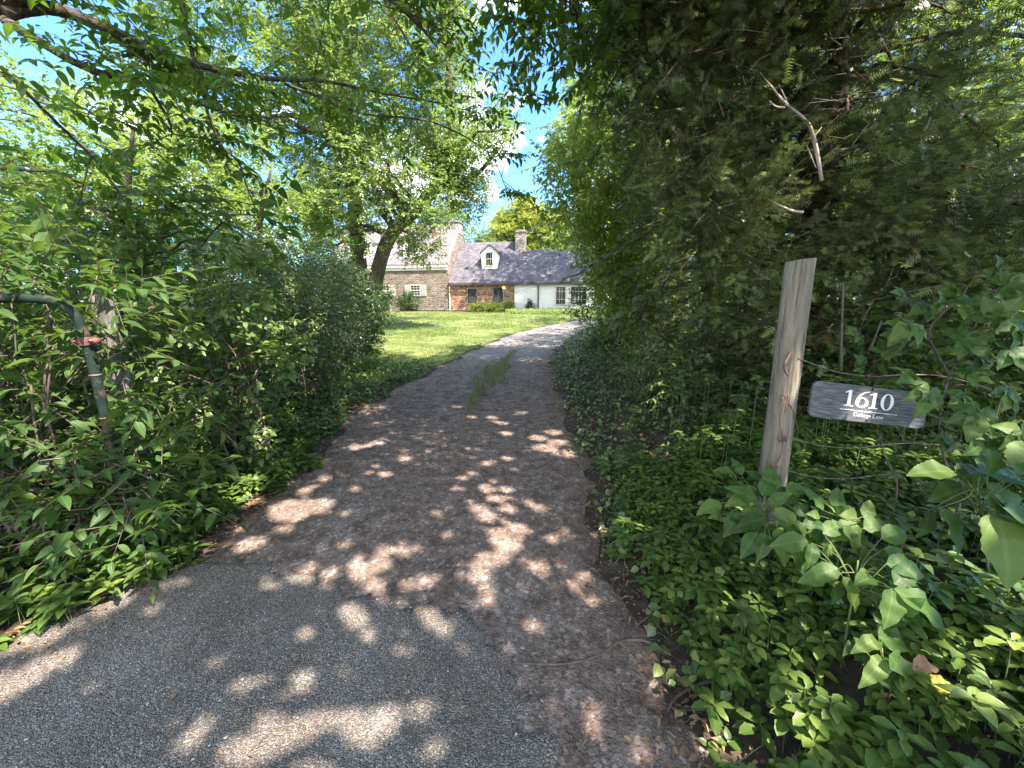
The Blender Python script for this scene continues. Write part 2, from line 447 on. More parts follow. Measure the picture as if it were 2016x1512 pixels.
M['grass'] = leaf_mat('grass', [(0.0, (0.08, 0.13, 0.03)), (0.6, (0.155, 0.21, 0.055)), (1.0, (0.29, 0.29, 0.11))], 0.35, 0.5, (0.3, 0.42, 0.06), 0.3, vein=0)
M['weed'] = leaf_mat('weed', [(0.0, (0.09, 0.12, 0.045)), (0.5, (0.17, 0.20, 0.085)), (1.0, (0.34, 0.31, 0.17))], 0.35, 0.5, (0.3, 0.4, 0.06), 0.3, vein=0)
M['bark'] = noise_mat('bark', [(0.3, (0.035, 0.028, 0.022)), (0.55, (0.10, 0.08, 0.062)), (0.75, (0.20, 0.17, 0.14))], 5, 8, 0.9, (4, 4, 0.7), 1.0, 0.06, distort=0.6)
M['bark_red'] = noise_mat('bark_red', [(0.3, (0.03, 0.016, 0.012)), (0.55, (0.085, 0.045, 0.033)), (0.75, (0.19, 0.12, 0.09))], 7, 8, 0.9, (4, 4, 0.6), 1.0, 0.04)
M['twig'] = noise_mat('twig', [(0.3, (0.05, 0.038, 0.028)), (0.7, (0.17, 0.13, 0.095))], 20, 3, 0.85, bump=0.2, bdist=0.003)
M['twig_dark'] = noise_mat('twig_dark', [(0.3, (0.03, 0.024, 0.018)), (0.7, (0.085, 0.065, 0.05))], 20, 3, 0.85, bump=0.2, bdist=0.003)
M['stem_green'] = noise_mat('stem_green', [(0.3, (0.06, 0.10, 0.03)), (0.7, (0.14, 0.16, 0.06))], 20, 3, 0.7, bump=0)
M['dead_wood'] = noise_mat('dead_wood', [(0.3, (0.30, 0.24, 0.2)), (0.7, (0.55, 0.46, 0.40))], 12, 5, 0.85, (1, 1, 0.3), 0.4, 0.01)
M['soil'] = noise_mat('soil', [(0.25, (0.022, 0.017, 0.012)), (0.5, (0.06, 0.045, 0.032)), (0.72, (0.12, 0.085, 0.06))], 9, 10, 0.95, bump=0.8, bdist=0.03,
                      stops2=[(0.3, (0.5, 0.55, 0.45)), (0.7, (1, 1, 1))], scale2=1.1)
M['lawn'] = noise_mat('lawn', [(0.3, (0.06, 0.10, 0.025)), (0.5, (0.16, 0.20, 0.055)), (0.7, (0.31, 0.29, 0.14))], 3, 10, 0.9, bump=0.6, bdist=0.04, stops2=[(0.35, (0.55, 0.62, 0.5)), (0.62, (1.1, 1.08, 1.0))], scale2=0.55, mixa=0.9)  # second noise paints in shadow patches as well as browner turf

def drive_mat():
    m, n, l = new_mat('drive')
    o = n.new('ShaderNodeOutputMaterial'); p = n.new('ShaderNodeBsdfPrincipled')
    tc = n.new('ShaderNodeTexCoord')
    def noise(s, d=6, r=0.6):
        t = n.new('ShaderNodeTexNoise'); t.inputs['Scale'].default_value = s; t.inputs['Detail'].default_value = d
        t.inputs['Roughness'].default_value = r; l(tc.outputs['Object'], t.inputs['Vector']); return t
    big, mid, fine = noise(0.9, 6), noise(7, 8, 0.7), noise(70, 4, 0.7)
    vo = n.new('ShaderNodeTexVoronoi'); vo.inputs['Scale'].default_value = 85; l(tc.outputs['Object'], vo.inputs['Vector'])
    soil = ramp(n, [(0.3, (0.10, 0.074, 0.058)), (0.5, (0.21, 0.162, 0.13)), (0.7, (0.35, 0.28, 0.235))]); l(mid.outputs['Fac'], soil.inputs[0])
    grav = ramp(n, [(0.0, (0.12, 0.105, 0.095)), (0.5, (0.24, 0.215, 0.195)), (1.0, (0.44, 0.40, 0.37))])
    sp = n.new('ShaderNodeSeparateXYZ'); l(vo.outputs['Color'], sp.inputs[0]); l(sp.outputs[0], grav.inputs[0])
    at_ = n.new('ShaderNodeAttribute'); at_.attribute_name = 'leaf'
    s2 = n.new('ShaderNodeSeparateXYZ'); l(at_.outputs['Vector'], s2.inputs[0])
    ad = n.new('ShaderNodeMath'); ad.operation = 'ADD'; l(big.outputs['Fac'], ad.inputs[0]); l(s2.outputs[0], ad.inputs[1])
    ad2 = n.new('ShaderNodeMath'); ad2.operation = 'MULTIPLY_ADD'; l(mid.outputs['Fac'], ad2.inputs[0]); ad2.inputs[1].default_value = 0.5; l(ad.outputs[0], ad2.inputs[2])
    k = ramp(n, [(0.62, (0, 0, 0)), (0.95, (1, 1, 1))]); l(ad2.outputs[0], k.inputs[0])
    mx = n.new('ShaderNodeMixRGB'); l(k.outputs[0], mx.inputs[0]); l(soil.outputs[0], mx.inputs[1]); l(grav.outputs[0], mx.inputs[2])
    v2 = n.new('ShaderNodeTexVoronoi'); v2.inputs['Scale'].default_value = 48; l(tc.outputs['Object'], v2.inputs['Vector'])
    s4 = n.new('ShaderNodeSeparateXYZ'); l(v2.outputs['Color'], s4.inputs[0])
    gk = ramp(n, [(0.0, (0.62, 0.6, 0.58)), (0.55, (0.95, 0.93, 0.9)), (0.85, (1.1, 1.08, 1.05)), (1.0, (2.0, 1.95, 1.9))]); l(s4.outputs[1], gk.inputs[0])
    mg = n.new('ShaderNodeMixRGB'); mg.blend_type = 'MULTIPLY'; mg.inputs[0].default_value = 0.8; l(mx.outputs[0], mg.inputs[1]); l(gk.outputs[0], mg.inputs[2]); mx = mg
    fr = ramp(n, [(0.3, (0.55, 0.55, 0.55)), (0.7, (1.15, 1.15, 1.15))]); l(fine.outputs['Fac'], fr.inputs[0])
    m2 = n.new('ShaderNodeMixRGB'); m2.blend_type = 'MULTIPLY'; m2.inputs[0].default_value = 0.9; l(mx.outputs[0], m2.inputs[1]); l(fr.outputs[0], m2.inputs[2])
    l(m2.outputs[0], p.inputs['Base Color']); p.inputs['Roughness'].default_value = 0.95; p.inputs['Specular IOR Level'].default_value = 0.2
    b = n.new('ShaderNodeBump'); b.inputs['Strength'].default_value = 0.9; b.inputs['Distance'].default_value = 0.012
    hh = n.new('ShaderNodeMath'); hh.operation = 'MULTIPLY_ADD'; l(vo.outputs['Distance'], hh.inputs[0]); hh.inputs[1].default_value = -0.5; l(fine.outputs['Fac'], hh.inputs[2])
    l(hh.outputs[0], b.inputs['Height']); l(b.outputs[0], p.inputs['Normal']); l(p.outputs[0], o.inputs[0])
    return m
M['drive'] = drive_mat()
def asphalt_mat():
    m, n, l = new_mat('asphalt')
    o = n.new('ShaderNodeOutputMaterial'); p = n.new('ShaderNodeBsdfPrincipled'); tc = n.new('ShaderNodeTexCoord')
    vo = n.new('ShaderNodeTexVoronoi'); vo.inputs['Scale'].default_value = 175; l(tc.outputs['Object'], vo.inputs['Vector'])
    sp = n.new('ShaderNodeSeparateXYZ'); l(vo.outputs['Color'], sp.inputs[0])
    g = ramp(n, [(0.0, (0.13, 0.127, 0.118)), (0.6, (0.245, 0.235, 0.218)), (0.93, (0.36, 0.345, 0.322)), (1.0, (0.55, 0.53, 0.50))]); l(sp.outputs[0], g.inputs[0])
    t = n.new('ShaderNodeTexNoise'); t.inputs['Scale'].default_value = 2.5; t.inputs['Detail'].default_value = 8; l(tc.outputs['Object'], t.inputs['Vector'])
    r = ramp(n, [(0.35, (0.76, 0.69, 0.59)), (0.65, (1.14, 1.06, 0.95))]); l(t.outputs['Fac'], r.inputs[0])
    mx = n.new('ShaderNodeMixRGB'); mx.blend_type = 'MULTIPLY'; mx.inputs[0].default_value = 1; l(g.outputs[0], mx.inputs[1]); l(r.outputs[0], mx.inputs[2])
    ed = n.new('ShaderNodeMapRange'); ed.inputs[1].default_value = 0.25; ed.inputs[2].default_value = 0.6; ed.inputs[3].default_value = 1; ed.inputs[4].default_value = 0.45
    l(vo.outputs['Distance'], ed.inputs[0])
    m3 = n.new('ShaderNodeMixRGB'); m3.blend_type = 'MULTIPLY'; m3.inputs[0].default_value = 0.8; l(mx.outputs[0], m3.inputs[1]); l(ed.outputs[0], m3.inputs[2])
    l(m3.outputs[0], p.inputs['Base Color']); p.inputs['Roughness'].default_value = 0.9; p.inputs['Specular IOR Level'].default_value = 0.25
    b = n.new('ShaderNodeBump'); b.inputs['Strength'].default_value = 1.0; b.inputs['Distance'].default_value = 0.006; b.invert = True
    l(vo.outputs['Distance'], b.inputs['Height']); l(b.outputs[0], p.inputs['Normal']); l(p.outputs[0], o.inputs[0])
    return m
M['asphalt'] = asphalt_mat()
def stone_mat(name, cols, mortar, sx=2.4, sz=4.6, edge=0.06):
    m, n, l = new_mat(name)
    o = n.new('ShaderNodeOutputMaterial'); p = n.new('ShaderNodeBsdfPrincipled'); tc = n.new('ShaderNodeTexCoord')
    s = n.new('ShaderNodeSeparateXYZ'); l(tc.outputs['Object'], s.inputs[0])
    ad = n.new('ShaderNodeMath'); ad.operation = 'ADD'; l(s.outputs[0], ad.inputs[0]); l(s.outputs[1], ad.inputs[1])
    cb = n.new('ShaderNodeCombineXYZ'); l(ad.outputs[0], cb.inputs[0]); l(s.outputs[2], cb.inputs[1])
    mp = n.new('ShaderNodeMapping'); mp.inputs['Scale'].default_value = (sx, sz, 1); l(cb.outputs[0], mp.inputs[0])
    a = n.new('ShaderNodeTexVoronoi'); a.voronoi_dimensions = '2D'; a.inputs['Scale'].default_value = 1; a.inputs['Randomness'].default_value = 0.85; l(mp.outputs[0], a.inputs['Vector'])
    e = n.new('ShaderNodeTexVoronoi'); e.voronoi_dimensions = '2D'; e.feature = 'DISTANCE_TO_EDGE'; e.inputs['Scale'].default_value = 1; e.inputs['Randomness'].default_value = 0.85; l(mp.outputs[0], e.inputs['Vector'])
    sp = n.new('ShaderNodeSeparateXYZ'); l(a.outputs['Color'], sp.inputs[0])
    r = ramp(n, cols); l(sp.outputs[0], r.inputs[0])
    t = n.new('ShaderNodeTexNoise'); t.inputs['Scale'].default_value = 9; t.inputs['Detail'].default_value = 6; l(tc.outputs['Object'], t.inputs['Vector'])
    r2 = ramp(n, [(0.3, (0.65, 0.65, 0.65)), (0.7, (1.15, 1.15, 1.15))]); l(t.outputs['Fac'], r2.inputs[0])
    m1 = n.new('ShaderNodeMixRGB'); m1.blend_type = 'MULTIPLY'; m1.inputs[0].default_value = 1; l(r.outputs[0], m1.inputs[1]); l(r2.outputs[0], m1.inputs[2])
    k = n.new('ShaderNodeMapRange'); k.inputs[1].default_value = edge * 0.5; k.inputs[2].default_value = edge * 1.4; k.inputs[3].default_value = 1; k.inputs[4].default_value = 0; l(e.outputs[0], k.inputs[0])
    m2 = n.new('ShaderNodeMixRGB'); l(k.outputs[0], m2.inputs[0]); l(m1.outputs[0], m2.inputs[1]); m2.inputs[2].default_value = (*mortar, 1)
    l(m2.outputs[0], p.inputs['Base Color']); p.inputs['Roughness'].default_value = 0.9; p.inputs['Specular IOR Level'].default_value = 0.2
    b = n.new('ShaderNodeBump'); b.inputs['Strength'].default_value = 1; b.inputs['Distance'].default_value = 0.04
    k2 = n.new('ShaderNodeMapRange'); k2.inputs[2].default_value = 0.15; l(e.outputs[0], k2.inputs[0]); l(k2.outputs[0], b.inputs['Height'])
    l(b.outputs[0], p.inputs['Normal']); l(p.outputs[0], o.inputs[0])
    return m
M['stone_tan'] = stone_mat('stone_tan', [(0, (0.12, 0.09, 0.065)), (0.35, (0.22, 0.17, 0.125)), (0.6, (0.17, 0.16, 0.145)), (0.8, (0.29, 0.24, 0.185)), (1, (0.25, 0.175, 0.12))], (0.27, 0.24, 0.195), 2.3, 4.8)
M['stone_red'] = stone_mat('stone_red', [(0, (0.20, 0.09, 0.055)), (0.4, (0.33, 0.17, 0.10)), (0.7, (0.42, 0.25, 0.16)), (1, (0.25, 0.15, 0.11))], (0.46, 0.33, 0.24), 1.7, 4.6)
M['stone_grey'] = stone_mat('stone_grey', [(0, (0.16, 0.13, 0.12)), (0.5, (0.30, 0.25, 0.22)), (1, (0.38, 0.34, 0.31))], (0.40, 0.36, 0.32), 3.0, 4.0)
def shingle_mat(name, c1, c2, gap):
    m, n, l = new_mat(name)
    o = n.new('ShaderNodeOutputMaterial'); p = n.new('ShaderNodeBsdfPrincipled'); tc = n.new('ShaderNodeTexCoord')
    s = n.new('ShaderNodeSeparateXYZ'); l(tc.outputs['Object'], s.inputs[0])
    ml = n.new('ShaderNodeMath'); ml.operation = 'MULTIPLY'; l(s.outputs[2], ml.inputs[0]); ml.inputs[1].default_value = 1.4
    cb = n.new('ShaderNodeCombineXYZ'); l(s.outputs[0], cb.inputs[0]); l(ml.outputs[0], cb.inputs[1])
    br = n.new('ShaderNodeTexBrick'); br.inputs['Scale'].default_value = 1.0; br.inputs['Brick Width'].default_value = 0.34; br.inputs['Row Height'].default_value = 0.19
    br.inputs['Mortar Size'].default_value = 0.022; br.inputs['Color1'].default_value = (*c1, 1); br.inputs['Color2'].default_value = (*c2, 1); br.inputs['Mortar'].default_value = (*gap, 1)
    l(cb.outputs[0], br.inputs['Vector'])
    t = n.new('ShaderNodeTexNoise'); t.inputs['Scale'].default_value = 1.2; t.inputs['Detail'].default_value = 6; l(tc.outputs['Object'], t.inputs['Vector'])
    r2 = ramp(n, [(0.3, (0.75, 0.75, 0.75)), (0.7, (1.15, 1.15, 1.15))]); l(t.outputs['Fac'], r2.inputs[0])
    m1 = n.new('ShaderNodeMixRGB'); m1.blend_type = 'MULTIPLY'; m1.inputs[0].default_value = 1; l(br.outputs['Color'], m1.inputs[1]); l(r2.outputs[0], m1.inputs[2])
    l(m1.outputs[0], p.inputs['Base Color']); p.inputs['Roughness'].default_value = 0.9; p.inputs['Specular IOR Level'].default_value = 0.2
    l(p.outputs[0], o.inputs[0])
    return m
M['shingle'] = shingle_mat('shingle', (0.10, 0.097, 0.108), (0.19, 0.172, 0.178), (0.035, 0.034, 0.038))
M['shingle_sunlit'] = shingle_mat('shingle_sunlit', (0.17, 0.145, 0.15), (0.27, 0.225, 0.22), (0.08, 0.07, 0.07))  # same kind of shingle, its pinkish sunlit look put into the colour
M['siding'] = noise_mat('siding', [(0.3, (0.68, 0.65, 0.60)), (0.7, (0.80, 0.765, 0.71))], 3, 6, 0.6, bump=0)
M['cream'] = noise_mat('cream', [(0.3, (0.58, 0.54, 0.43)), (0.7, (0.70, 0.66, 0.55))], 4, 5, 0.6, bump=0)
M['shutter'] = noise_mat('shutter', [(0.3, (0.30, 0.29, 0.23)), (0.7, (0.40, 0.385, 0.31))], 4, 5, 0.6, bump=0)
M['black'] = noise_mat('black', [(0.3, (0.018, 0.018, 0.02)), (0.7, (0.035, 0.033, 0.035))], 6, 4, 0.5, bump=0)
M['gutter'] = noise_mat('gutter', [(0.3, (0.05, 0.035, 0.03)), (0.7, (0.09, 0.065, 0.055))], 6, 4, 0.5, bump=0)
M['brick_red'] = stone_mat('brick_red', [(0, (0.30, 0.10, 0.07)), (1, (0.42, 0.17, 0.11))], (0.4, 0.33, 0.28), 5, 12)
M['glass'] = noise_mat('glass', [(0.3, (0.006, 0.008, 0.008)), (0.7, (0.03, 0.035, 0.03))], 1.5, 3, 0.05, bump=0.0, spec=0.35)
def lamp_mat():
    m, n, l = new_mat('lamp_glow')
    o = n.new('ShaderNodeOutputMaterial'); e = n.new('ShaderNodeEmission'); e.inputs[0].default_value = (1, 0.72, 0.3, 1); e.inputs[1].default_value = 1.6
    l(e.outputs[0], o.inputs[0]); return m
M['lamp'] = lamp_mat()
M['post'] = noise_mat('post', [(0.25, (0.05, 0.04, 0.03)), (0.42, (0.20, 0.172, 0.128)), (0.75, (0.37, 0.325, 0.25))], 9, 10, 0.9, (5, 5, 0.45), 0.9, 0.02,
                      stops2=[(0.3, (0.62, 0.62, 0.58)), (0.65, (1.05, 1.05, 1.0))], scale2=2.0, mixa=0.8, distort=0.5)
M['post_old'] = noise_mat('post_old', [(0.3, (0.06, 0.055, 0.045)), (0.5, (0.17, 0.16, 0.14)), (0.75, (0.34, 0.32, 0.29))], 10, 10, 0.95, (4, 4, 0.5), 1.0, 0.03, distort=0.5)
M['pipe'] = noise_mat('pipe', [(0.30, (0.14, 0.055, 0.04)), (0.46, (0.07, 0.05, 0.04)), (0.50, (0.010, 0.022, 0.015)), (0.75, (0.018, 0.036, 0.026))], 7, 8, 0.65, bump=0.25, bdist=0.004, spec=0.15)
M['rust'] = noise_mat('rust', [(0.3, (0.06, 0.03, 0.022)), (0.6, (0.16, 0.075, 0.055)), (0.8, (0.27, 0.15, 0.12))], 25, 8, 0.8, bump=0.6, bdist=0.004)
M['wire'] = noise_mat('wire', [(0.3, (0.10, 0.06, 0.04)), (0.7, (0.30, 0.22, 0.17))], 40, 4, 0.6, bump=0, metal=0.3)
M['sign_wood'] = noise_mat('sign_wood', [(0.28, (0.02, 0.022, 0.024)), (0.48, (0.085, 0.088, 0.092)), (0.75, (0.26, 0.265, 0.27))], 5, 10, 0.7, (2.2, 1, 40), 0.35, 0.003,
                           stops2=[(0.3, (0.6, 0.6, 0.62)), (0.7, (1.1, 1.1, 1.1))], scale2=1.5, mixa=0.7)
M['white'] = noise_mat('white', [(0.3, (0.74, 0.75, 0.76)), (0.7, (0.82, 0.82, 0.82))], 20, 3, 0.6, bump=0)
M['pebble'] = leaf_mat('pebble', [(0, (0.08, 0.07, 0.06)), (0.7, (0.20, 0.175, 0.16)), (1, (0.38, 0.35, 0.32))], 0.0, 0.85, vein=0)

# ------------------------------------------------------------------ ground, driveway, lawn
def grid_mesh(name, xs, ys, fz, attr=None):
    X, Y = np.meshgrid(xs, ys); Z = fz(X, Y)
    V = np.stack([X, Y, Z], -1).reshape(-1, 3)
    nx, ny = len(xs), len(ys)
    i = np.arange(nx - 1)[None] + (np.arange(ny - 1) * nx)[:, None]
    Q = np.stack([i, i + 1, i + nx + 1, i + nx], -1).reshape(-1, 4)
    return mesh_np(name, V, None, Q)
def ground_z(X, Y):
    z = h(X, Y)
    ins = sstep(0.0, 0.25, X - xl(Y) - 0.05) * sstep(0.0, 0.25, xr(Y) - 0.05 - X)
    inl = sstep(0.0, 0.4, xl(Y) - X - 0.15) * sstep(8.0, 9.0, Y) * sstep(-26, -25, X)
    return z - 0.05 * ins - 0.03 * np.clip(inl, 0, 1) * (Y < 38.5) + 0.012 * np.sin(X * 5.1 + Y * 3.3) * np.sin(Y * 4.1) * (1 - ins)
ys_ = np.concatenate([np.linspace(-300, -12, 14), np.arange(-10, 14, 0.16), np.arange(14, 50, 0.5), [55, 65, 80, 110, 160, 260, 500, 900]])
xs_ = np.concatenate([[-900, -500, -250, -120, -70, -45], np.arange(-34, -8, 1.0), np.arange(-8, 8, 0.16), np.arange(8, 30, 1.0), [34, 45, 70, 120, 250, 500, 900]])
g = link('ground', grid_mesh('ground', xs_, ys_, ground_z)); g.data.materials.append(M['soil']); tag(g, None, None, kind='structure')

def strip(name, ys, fl, fr, nx, lift, tone=None, wob=0.0):
    V, A = [], []
    ph = rng.random(8) * 6.3
    for y in ys:
        wl = wob * (math.sin(y * 3.1 + ph[0]) + 0.6 * math.sin(y * 7.7 + ph[1]) + 0.4 * math.sin(y * 17 + ph[2]))
        wr = wob * (math.sin(y * 2.7 + ph[3]) + 0.6 * math.sin(y * 8.9 + ph[4]) + 0.4 * math.sin(y * 15 + ph[5]))
        a, b = float(fl(y)) + wl, float(fr(y)) + wr
        for i in range(nx):
            t = i / (nx - 1); x = a + (b - a) * t
            edge = min(t, 1 - t) * nx
            rut = -0.02 * (math.exp(-((t - 0.28) / 0.09) ** 2) + math.exp(-((t - 0.74) / 0.09) ** 2))
            V.append((x, y, float(rise(y)) + lift + rut * (1 if 2.9 < y < 24 else 0) - (0.03 if i in (0, nx - 1) else 0)))
            A.append((tone(t, y) if tone else 0, t, 0))
    n = len(ys); i = np.arange(nx - 1)[None] + (np.arange(n - 1) * nx)[:, None]
    Q = np.stack([i, i + 1, i + nx + 1, i + nx], -1).reshape(-1, 4)
    return mesh_np(name, np.array(V), None, Q, attr=np.array(A))
def tone(t, y):
    tr = math.exp(-((t - 0.30) / 0.12) ** 2) + math.exp(-((t - 0.74) / 0.12) ** 2)
    return 0.15 * tr - 0.25 + 0.48 * float(sstep(7, 14, y)) - 0.12 * (1 - float(sstep(0.0, 0.12, min(t, 1 - t))))
ysd = np.concatenate([np.arange(-8, 12, 0.12), np.arange(12, 31, 0.35)])
d = link('driveway', strip('driveway', ysd, xl, xr, 26, 0.012, tone, 0.085)); d.data.materials.append(M['drive']); tag(d, None, None, kind='structure')
# old asphalt apron at the mouth of the drive
edge = [(-2.36, 1.40), (-2.27, 1.62), (-2.12, 1.95), (-1.9, 2.06), (-1.67, 2.13), (-1.35, 2.0), (-1.06, 1.92), (-0.75, 1.80), (-0.42, 1.74), (-0.22, 1.66), (-0.05, 1.48), (0.05, 1.33), (0.10, 1.18), (0.15, 1.0), (0.2, 0.6), (0.3, 0.0)]
ep, _ = spline(np.array([(a, b, 0) for a, b in edge]), np.ones(len(edge)), 8)
ep[:, :2] += rng.normal(0, 0.016, (len(ep), 2)) + 0.03 * np.sin(np.arange(len(ep))[:, None] * [0.7, 0.9])
def apron():
    xs = np.arange(-2.7, 0.62, 0.028); ysg = np.arange(-1.6, 2.4, 0.028)
    X, Y = np.meshgrid(xs, ysg); q = np.stack([X.ravel(), Y.ravel()], 1)
    dist = np.sqrt(((q[:, None] - ep[None, :, :2]) ** 2).sum(-1)).min(1)
    left = np.vstack([[(-2.42, -3)], ep[:, :2], [(0.3, -3)]])
    sd = np.where(in_poly(q[:, 0], q[:, 1], left), dist, -dist) + 0.014 * np.sin(q[:, 0] * 61 + 3 * np.sin(q[:, 1] * 40)) + 0.012 * np.sin(q[:, 1] * 53)
    k_ = sstep(-0.06, 0.03, sd)
    z = rise(q[:, 1]) - 0.05 + 0.069 * k_ + 0.003 * np.sin(q[:, 0] * 9) * np.sin(q[:, 1] * 7)
    nx, ny = len(xs), len(ysg)
    a = (np.arange(nx - 1)[None] + (np.arange(ny - 1) * nx)[:, None])
    Q = np.stack([a, a + 1, a + nx + 1, a + nx], -1).reshape(-1, 4)
    Q = Q[(k_[Q] > 0.001).any(1)]
    return mesh_np('road', np.stack([q[:, 0], q[:, 1], z], 1), None, Q)
a_ = link('road', apron()); a_.data.materials.append(M['asphalt']); tag(a_, None, None, kind='structure')
# lawn sheet
def lawn_left(y): return np.interp(y, [7.5, 9, 12, 14, 18, 39], [-2.9, -3.4, -4.8, -7, -16, -26])
lw = link('lawn', strip('lawn', np.arange(7.6, 38.4, 0.3), lawn_left, lambda y: xl(y) - 0.08 if y < 24 else min(float(xl(y)) - 0.08, 12.0), 40, 0.02, None, 0.07))
lw.data.materials.append(M['lawn']); tag(lw, None, None, kind='structure')

def scatter(n, x0, x1, y0, y1, keep):
    o = []; tot = 0
    for _ in range(60):
        p = np.stack([rng.uniform(x0, x1, n), rng.uniform(y0, y1, n)], 1); p = p[keep(p[:, 0], p[:, 1])]
        o.append(p); tot += len(p)
        if tot >= n: break
    p = np.concatenate(o)[:n]
    return np.stack([p[:, 0], p[:, 1], h(p[:, 0], p[:, 1])], 1)
def blades(lb, P, LL, WR, lean=0.35):
    m = len(P); D = UP + lean * rdir(m); N = rdir(m)
    Ls = LL * rng.uniform(0.5, 1.3, m); lb.leaves('blade', P, D, N, Ls, Ls * WR)
lb = LB()
pn = scatter(60000, -12, 3, 7.4, 20, lambda x, y: (x > lawn_left(y) - 0.3) & (x < xl(y) + 0.05) & (np.sin(x * 2.3 + 1.7 * np.sin(y * 1.1)) * np.sin(y * 1.9 + x * 0.7) + 0.8 * rng.random(len(x)) > -0.15))
blades(lb, pn + [0, 0, 0.01], 0.075, 0.09)
pn = scatter(42000, -22, 6, 19, 38.2, lambda x, y: (x > lawn_left(y)) & (x < xl(y)) & (np.sin(x * 1.3 + 1.7 * np.sin(y * 0.6)) * np.sin(y * 0.9 + x * 0.4) + 0.8 * rng.random(len(x)) > -0.15))
blades(lb, pn + [0, 0, 0.01], 0.13, 0.14)
pn = scatter(2600, -14, 4, 8, 36, lambda x, y: (x > lawn_left(y)) & (x < xl(y)) & (np.sin(x * 0.9 + 2) * np.sin(y * 0.7 + x * 0.3) > 0.25))
lb.leaves('far', np.repeat(pn, 3, 0) + rdir(7800) * [0.08, 0.08, 0] + [0, 0, 0.05], rdir(7800) * [1, 1, 0.4], UP + 0.4 * rdir(7800), 0.09, 0.06, rng.random(7800) * 0.35)
go = lb.build('lawn_grass', [M['grass'], M['grass']]); tag(go, 'sunlit short green grass covering the lawn before the house', 'grass', kind='stuff')
lb = LB()
def midk(x, y):
    c = xl(y) * 0.47 + xr(y) * 0.53
    wv = 0.06 + 0.32 * np.exp(-((y - 8.0) / 1.3) ** 2) + 0.16 * np.exp(-((y - 15) / 3) ** 2)
    return (np.abs(x - c) < wv * (0.6 + 0.5 * np.sin(y * 2.3) ** 2))
pn = scatter(2600, -2, 3, 5.4, 11.5, lambda x, y: midk(x, y) & (np.sin(x * 9 + 2 * np.sin(y * 5)) * np.sin(y * 7) > -0.35)); blades(lb, pn, 0.15, 0.05, 0.8)
pn = scatter(600, -1, 4, 11, 20, midk); blades(lb, pn, 0.07, 0.09, 0.7)
pn = scatter(700, -2, 2, 3.8, 6, midk); blades(lb, pn, 0.04, 0.15, 0.8)
pn = scatter(1800, -2, 1.6, 6.2, 10.5, midk)
lb.leaves('far', pn, rdir(1800) * [1, 1, 0.3] + UP * 0.35, UP + 0.4 * rdir(1800), rng.uniform(0.02, 0.05, 1800), rng.uniform(0.010, 0.02, 1800))
wo = lb.build('driveway_weeds', [M['weed'], M['weed']]); tag(wo, 'strip of grass and weeds growing between the wheel tracks', 'weeds', kind='stuff')

def pebbles():
    n = 11000
    P = np.stack([rng.uniform(-2.3, 0.95, n), 0.6 + 9.5 * rng.random(n) ** 1.6], 1)
    P = P[(P[:, 0] > xl(P[:, 1]) - 0.05) & (P[:, 0] < xr(P[:, 1]) + 0.1)]
    n = len(P); s = 0.0025 + 0.0065 * rng.random(n) ** 3 * (0.6 + 0.12 * P[:, 1])
    o = np.array([(1, 0, 0), (-1, 0, 0), (0, 1, 0), (0, -1, 0), (0, 0, 0.7), (0, 0, -0.6)], float)
    V = o[None] * (1 + 0.35 * rng.normal(size=(n, 6, 1)).clip(-1, 1)) * s[:, None, None]
    a = rng.random(n) * 6.3; c, q = np.cos(a), np.sin(a)
    V = np.stack([V[..., 0] * c[:, None] - V[..., 1] * q[:, None], V[..., 0] * q[:, None] + V[..., 1] * c[:, None], V[..., 2]], -1)
    inside = in_poly(P[:, 0], P[:, 1], np.vstack([ep[:, :2], [(0.4, -2), (-2.5, -2)]]))
    z = rise(P[:, 1]) + np.where(inside, 0.028, 0.010)
    V = V + np.concatenate([P, z[:, None]], 1)[:, None]
    f = np.array([(0, 2, 4), (2, 1, 4), (1, 3, 4), (3, 0, 4), (2, 0, 5), (1, 2, 5), (3, 1, 5), (0, 3, 5)])
    T = (f[None] + (np.arange(n) * 6)[:, None, None]).reshape(-1, 3)
    A = np.zeros((n, 6, 3)); A[..., 0] = rng.random(n)[:, None]; A[..., 1] = 0.5; A[..., 2] = 1
    me = mesh_np('gravel', V.reshape(-1, 3), T, None, attr=A.reshape(-1, 3), smooth=False); me.materials.append(M['pebble'])
    tag(link('gravel', me), 'loose grey gravel scattered over the drive', 'gravel', kind='stuff')
pebbles()
